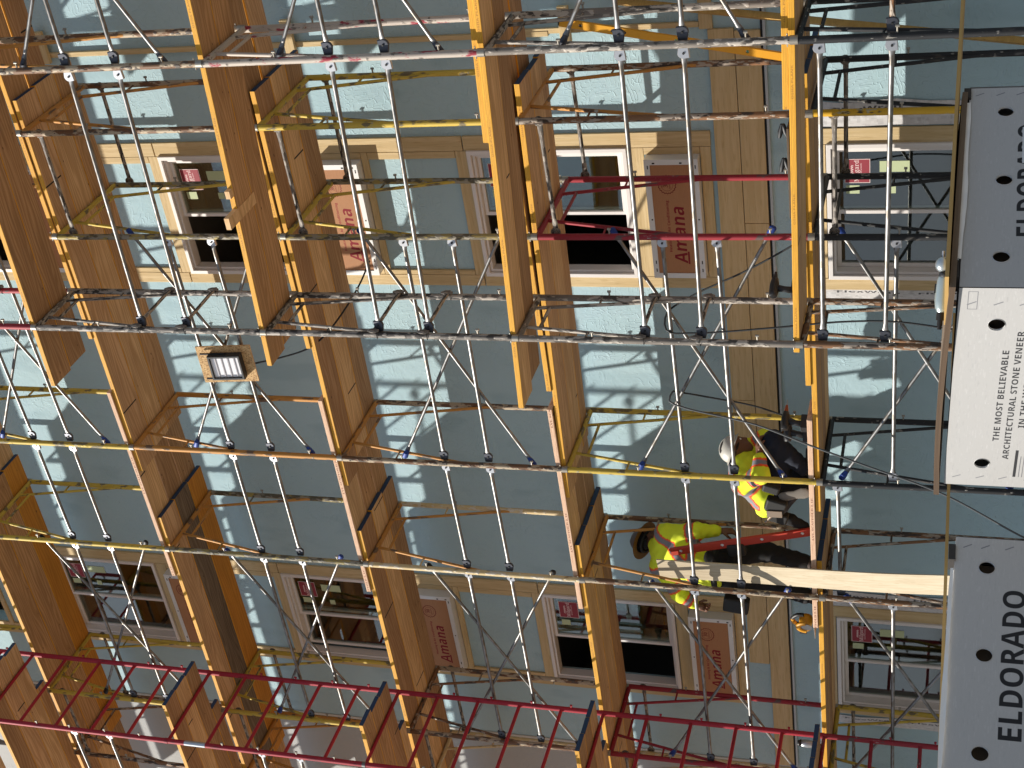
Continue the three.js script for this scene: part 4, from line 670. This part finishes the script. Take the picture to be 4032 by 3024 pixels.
function hand(wrist, dir, palmN, curl) {                     // palm and five unequal, bent fingers
  const d = dir.clone().normalize(), n = palmN.clone().addScaledVector(d, -palmN.dot(d)).normalize(), s = V(0, 0, 0).crossVectors(d, n), out = [], P = (a, b, c) => wrist.clone().addScaledVector(d, a).addScaledVector(s, b).addScaledVector(n, c);
  out.push(B(P(0, 0, 0), P(.05, 0, 0), .026, .03), B(P(.04, -.022, 0), P(.085, -.026, 0), .017, .014), B(P(.04, .02, 0), P(.085, .026, 0), .017, .014), B(P(.045, 0, 0), P(.088, 0, 0), .018, .014));
  [[-.029, .036, .9], [-.0095, .042, 1], [.0105, .040, .97], [.029, .030, .85]].forEach(([o, l, q], i) => { const c = curl + i * .12, k1 = P(.088, o, 0), k2 = P(.088 + l * Math.cos(c), o, l * Math.sin(c)), k3 = k2.clone().addScaledVector(d, l * .7 * Math.cos(c * 2)).addScaledVector(n, l * .7 * Math.sin(c * 2)); out.push(B(k1, k2, .0095, .0088), B(k2, k3, .0088, .0075)); });
  out.push(B(P(.018, -.03, .004), P(.05, -.052, .022), .0125, .0105), B(P(.05, -.052, .022), P(.075, -.05, .045), .0105, .0085));
  return out;
}
function head(c, look, up) {                                 // skull, jaw, nose, ears, brow: bones round centre c
  const f = look.clone().normalize(), u = up.clone().addScaledVector(f, -up.dot(f)).normalize(), r = V(0, 0, 0).crossVectors(f, u), P = (a, b, d) => c.clone().addScaledVector(f, a).addScaledVector(u, b).addScaledVector(r, d);
  return { P, f, u, r, bones: [B(P(-.02, .035, 0), P(.012, .03, 0), .082, .078), B(P(.03, -.03, 0), P(.055, -.085, 0), .058, .035), B(P(.085, .005, 0), P(.105, -.03, 0), .012, .015), B(P(-.01, -.01, .073), P(-.012, .02, .078), .014, .016), B(P(-.01, -.01, -.073), P(-.012, .02, -.078), .014, .016), B(P(.075, .028, -.03), P(.075, .028, .03), .014), B(P(.082, -.062, -.018), P(.082, -.062, .018), .010)] };
}
function hardHat(g, c, f, u, col, brimCol, bw, suspension, sc = 1) {
  const q = new THREE.Quaternion().setFromRotationMatrix(new THREE.Matrix4().makeBasis(V(0, 0, 0).crossVectors(u, f), u, f)), prof = [[.0, .102], [.03, .1], [.06, .09], [.085, .072], [.1, .046], [.107, .018], [.109, 0.001]].map(([r, y]) => new THREE.Vector2(r, y));
  const pr = prof.map(p => new THREE.Vector2(p.x, p.y)), dome = new THREE.LatheGeometry(pr.map(p => new THREE.Vector2(p.x * 1.06, p.y * 1.12)), 28); dome.scale(1, 1, 1.16); const put = e => { e.scale(sc, sc, sc); e.applyQuaternion(q); e.translate(c.x, c.y, c.z); return e; };
  const m = part('hard_hat', put(dome), col, g);
  const w = bw, br = new THREE.LatheGeometry([[.108, .006], [.118, .012], [.118 + w, .0], [.118 + w, -.006], [.112, .0], [.108, .006]].map(p => new THREE.Vector2(...p)), 32); br.scale(1, 1, 1.14); part('brim', put(br), brimCol, m);
  const rid = new THREE.TorusGeometry(.122, .008, 6, 24, Math.PI).rotateY(Math.PI / 2).scale(1, .98, 1.06); part('ridge', put(rid), col, m);
  if (suspension) part('suspension', put(new THREE.TorusGeometry(.095, .012, 6, 24).rotateX(Math.PI / 2).scale(1, 1, 1.1).translate(0, -.03, 0)), leather, m);
}
function face(g, h, hair) { for (const s of [-1, 1]) { const e = h.P(.085, .012, s * .032), w = part('eye', new THREE.SphereGeometry(.011, 10, 8).translate(e.x, e.y, e.z), plain(0xe6e2da, .3), g), p = h.P(.0945, .012, s * .032); part('iris', new THREE.SphereGeometry(.0045, 8, 6).translate(p.x, p.y, p.z), plain(0x21140d, .3), w); }
  part('hair', netMesh([B(h.P(-.035, .045, 0), h.P(-.02, .05, 0), .083, .082), B(h.P(-.07, -.02, -.03), h.P(-.07, -.02, .03), .03)], .03, .012), hair, g); }
function vestColour(bands, straps) {                          // bands: [a, b, t, half, orange] along limbs; straps: [a, b] lines over the torso
  return (x, y, z) => { const p = V(x, y, z); let c = LIME;
    for (const [a, b, t0, w, rad] of bands) { if (segD(p, a, b) > rad) continue; const L = a.distanceTo(b), s = Math.abs(segT(p, a, b) - t0) * L; if (s < w) c = GRY; else if (s < w + .017) c = ORG; }
    for (const [a, b, w] of straps) { const d = segD(V(x, y, a.z), a, V(b.x, b.y, a.z)); if (d < w) c = GRY; else if (d < w + .017) { if (c !== GRY) c = ORG; } }
    return c; };
}
const vestM = std({ vertexColors: true, roughness: .85 });
// the worker standing bent over his board, back to the camera
{
  const g = thing('person', 'worker in lime hi-vis jacket bending over the upright board, back turned', 'person', [-8.14, deck0, -9.3]);
  const hipR = V(-7.95, 1.90, -9.22), hipL = V(-8.16, 1.90, -9.24), shR = V(-7.86, 2.36, -9.42), shL = V(-8.25, 2.44, -9.44), elR = V(-7.79, 2.08, -9.40), wrR = V(-7.82, 1.87, -9.46), elL = V(-8.52, 2.28, -9.40), wrL = V(-8.63, 2.13, -9.38);
  const knR = V(-7.93, 1.50, -9.36), knL = V(-8.28, 1.49, -9.36), anR = V(-7.97, 1.13, -9.30), anL = V(-8.33, 1.13, -9.28), neck = V(-8.07, 2.47, -9.50), pel = V(-8.055, 1.93, -9.23), chest = V(-8.06, 2.26, -9.40), h = head(V(-8.10, 2.555, -9.62), V(-.12, -.55, -.82), V(0, 1, -.35));
  const skin = [...h.bones, B(neck, V(-8.09, 2.53, -9.58), .058, .055), B(chest, neck, .10, .07), B(pel, chest, .12, .13), B(shR, shL, .06), B(shR, elR, .045, .038), B(elR, wrR, .038, .028), B(shL, elL, .045, .038), B(elL, wrL, .038, .028), B(hipR, knR, .078, .052), B(knR, anR, .052, .036), B(hipL, knL, .078, .052), B(knL, anL, .052, .036)];
  const hands = netMesh([...hand(wrR, V(-.05, -.9, -.15), V(-1, 0, .1), .5), ...hand(wrL, V(-.25, -.9, -.1), V(.8, .1, .5), .9)], .008, .004);
  part('body', merge([netMesh(skin, .03, .012), hands]), skinM, g); face(g, h, plain(0x15110e, .9));
  const jk = [B(pel.clone().add(V(0, .0, 0)), V(-8.06, 2.16, -9.34), .15, .165, 1.18, .86), B(V(-8.06, 2.16, -9.34), V(-8.06, 2.36, -9.43), .165, .13, 1.16, .9), B(shR, shL, .088, .088), B(V(-8.06, 2.36, -9.43), neck, .12, .075), B(shR, elR, .082, .07), B(elR, wrR.clone().lerp(elR, .22), .07, .052), B(shL, elL, .082, .07), B(elL, wrL.clone().lerp(elL, .2), .07, .052), B(V(-8.0, 1.93, -9.16), V(-8.12, 1.93, -9.16), .085)];
  part('jacket', netMesh(jk, .045, .010, .0035, vestColour([[shR, elR, .86, .028, .10], [shL, elL, .72, .026, .11], [elL, wrL, .55, .02, .09], [V(-8.06, 1.8, -9.25), V(-8.06, 2.4, -9.4), .47, .028, .24]], [[V(-7.82, 2.44, -9.33), V(-7.99, 2.16, -9.16), .028], [V(-8.30, 2.54, -9.33), V(-8.22, 2.40, -9.16), .028]])), vestM, g);
  part('trousers', netMesh([B(pel, V(-8.05, 1.86, -9.24), .135, .14, 1.15, .9), B(hipR, knR, .105, .082), B(knR, anR.clone().add(V(0, .02, 0)), .082, .068), B(hipL, knL, .105, .082), B(knL, anL.clone().add(V(0, .02, 0)), .082, .068)], .04, .012, .004), blackCloth, g);
  for (const a of [anR, anL]) part('boot', netMesh([B(a.clone().add(V(0, .02, .0)), a.clone().add(V(0, -.03, .01)), .052, .05), B(a.clone().add(V(0, -.045, .03)), a.clone().add(V(-.01, -.05, -.15)), .038, .036, 1.1, 1)], .03, .010), plain(0x3a2c26, .8), g);
  const belt = part('tool_belt', new THREE.TorusGeometry(.168, .026, 6, 30).rotateX(Math.PI / 2).scale(1.1, 1.1, .88).translate(-8.055, 1.895, -9.23), leather, g);
  for (const [x, y, z, w, hh] of [[-7.83, 1.76, -9.26, .10, .2], [-7.73, 1.69, -9.14, .12, .15], [-8.32, 1.72, -9.10, .15, .22], [-7.97, 1.79, -9.07, .09, .16]]) part('pouch', new RoundedBoxGeometry(w, hh, .09, 2, .02).rotateZ((x + 8.05) * .5).translate(x, y, z), leather, belt);
  part('hammer', merge([tube(V(-7.92, 1.62, -9.03), V(-7.90, 1.90, -9.05), .012, 8), tube(V(-7.955, 1.905, -9.05), V(-7.855, 1.90, -9.05), .014, 8)]), plain(0x70685f, .4, .6), belt);
  hardHat(g, V(-8.10, 2.60, -9.60), h.f.clone().add(V(0, .25, 0)).normalize(), V(0, .93, -.36).normalize(), plain(0x6f6f73, .5), plain(0x7c561f, .55), .05, true);
}
// the worker squatting on the deck, facing along the walkway
{
  const g = thing('person', 'worker in orange-striped lime vest and white hard hat squatting on the deck', 'person', [-7.1, deck0, -9.25]);
  const pel = V(-7.18, 1.38, -9.20), chest = V(-7.02, 1.57, -9.26), neck = V(-6.92, 1.65, -9.30), shR = V(-7.02, 1.60, -9.10), shL = V(-6.92, 1.59, -9.42), elR = V(-6.86, 1.44, -9.02), wrR = V(-6.74, 1.46, -9.16), elL = V(-6.82, 1.46, -9.46), wrL = V(-6.78, 1.36, -9.38);
  const knL = V(-6.70, 1.36, -9.27), anL = V(-6.95, 1.13, -9.26), hipR = V(-7.20, 1.33, -9.13), hipL = V(-7.10, 1.33, -9.26), knR = V(-7.08, 1.14, -9.42), anR = V(-7.12, 1.20, -9.13), h = head(V(-6.84, 1.67, -9.33), V(.72, -.42, -.5), V(.25, 1, 0));
  const skin = [...h.bones, B(neck, V(-6.87, 1.67, -9.33), .055, .053), B(chest, neck, .1, .065), B(pel, chest, .12, .125), B(shR, shL, .06), B(shR, elR, .045, .038), B(elR, wrR, .036, .028), B(shL, elL, .045, .038), B(elL, wrL, .036, .028), B(hipR, knR, .075, .052), B(knR, anR, .05, .036), B(hipL, knL, .075, .05), B(knL, anL, .05, .036)];
  part('body', merge([netMesh(skin, .03, .012), netMesh([...hand(wrR, V(.5, .1, -.7), V(0, -1, 0), .6), ...hand(wrL, V(.3, -.8, .1), V(.7, 0, 0), .6)], .008, .004)]), skinM, g); face(g, h, plain(0x15110e, .9));
  part('jacket', netMesh([B(pel.clone().add(V(.0, .03, 0)), chest, .16, .165, 1, 1.1), B(chest, neck, .14, .08), B(shR, shL, .09), B(shR, elR, .08, .07), B(elR, wrR.clone().lerp(elR, .3), .066, .054), B(shL, elL, .08, .07), B(elL, wrL.clone().lerp(elL, .3), .066, .054), B(V(-7.30, 1.44, -9.14), V(-7.28, 1.43, -9.30), .07, .07)], .045, .010, .0035, vestColour([[shR, elR, .75, .026, .10], [shL, elL, .75, .026, .10], [elR, wrR, .5, .02, .08], [pel, chest, .62, .028, .23]], [[V(-6.97, 1.72, -9.16), V(-7.22, 1.50, -9.06), .028], [V(-6.88, 1.74, -9.40), V(-7.20, 1.56, -9.30), .028]])), vestM, g);
  part('trousers', netMesh([B(pel, hipR.clone().lerp(hipL, .5), .14, .135), B(hipR, knR, .11, .085), B(knR, anR.clone().add(V(0, .03, 0)), .085, .066), B(hipL, knL, .11, .08), B(knL, anL, .08, .062)], .04, .012, .004), jeans, g);
  part('boot', netMesh([B(anL.clone().add(V(0, .02, 0)), anL.clone().add(V(0, -.04, 0)), .05, .048), B(anL.clone().add(V(-.04, -.05, 0)), anL.clone().add(V(.13, -.05, -.06)), .038, .036)], .03, .010), bootM, g);
  const bt = part('boot', netMesh([B(anR, V(-7.10, 1.26, -9.10), .052, .048), B(V(-7.09, 1.265, -9.09), V(-7.04, 1.10, -9.09), .046, .044)], .03, .010), blackCloth, g);
  part('boot_sole', bar(V(-7.10, 1.305, -9.05), V(-7.03, 1.062, -9.05), V(1, .3, 0), [[0, .026, .006], [.025, .042, .014], [.09, .044, .014], [.13, .038, .013], [-.06, .052, .014], [-.02, .044, .012], [999, .02, .006]], 16), plain(0x6f6a63, .9), bt);
  part('knee_pad', netMesh([B(V(-7.44, 1.24, -9.20), V(-7.50, 1.13, -9.20), .045, .04), B(V(-7.40, 1.33, -9.2), V(-7.44, 1.24, -9.2), .05, .045)], .03, .010, .003), blackCloth, g);
  const belt = part('tool_belt', new THREE.TorusGeometry(.165, .027, 6, 30).rotateX(Math.PI / 2).rotateZ(-.5).translate(-7.19, 1.375, -9.22), leather, g);
  for (const [x, y, z, w, hh] of [[-7.16, 1.33, -9.03, .12, .17], [-7.35, 1.33, -9.12, .10, .16], [-6.98, 1.36, -9.02, .08, .14]]) part('pouch', new RoundedBoxGeometry(w, hh, .08, 2, .02).rotateZ(-.3).translate(x, y, z), leather, belt);
  part('hammer', merge([tube(V(-7.33, 1.42, -9.02), V(-7.22, 1.34, -9.0), .012, 8), box(-7.25, -7.19, 1.28, 1.40, -9.01, -8.98)]), plain(0x8b7a6a, .5, .4), belt);
  hardHat(g, V(-6.845, 1.70, -9.325), V(.86, -.3, -.4).normalize(), V(.28, .95, -.05).normalize(), plain(0xb8b5ac, .45), plain(0xaaa79e, .45), .022, true, .88);
}
scene.traverse(o => { if (o.isMesh) { o.castShadow = true; o.receiveShadow = true; } });
renderer.render(scene, camera);
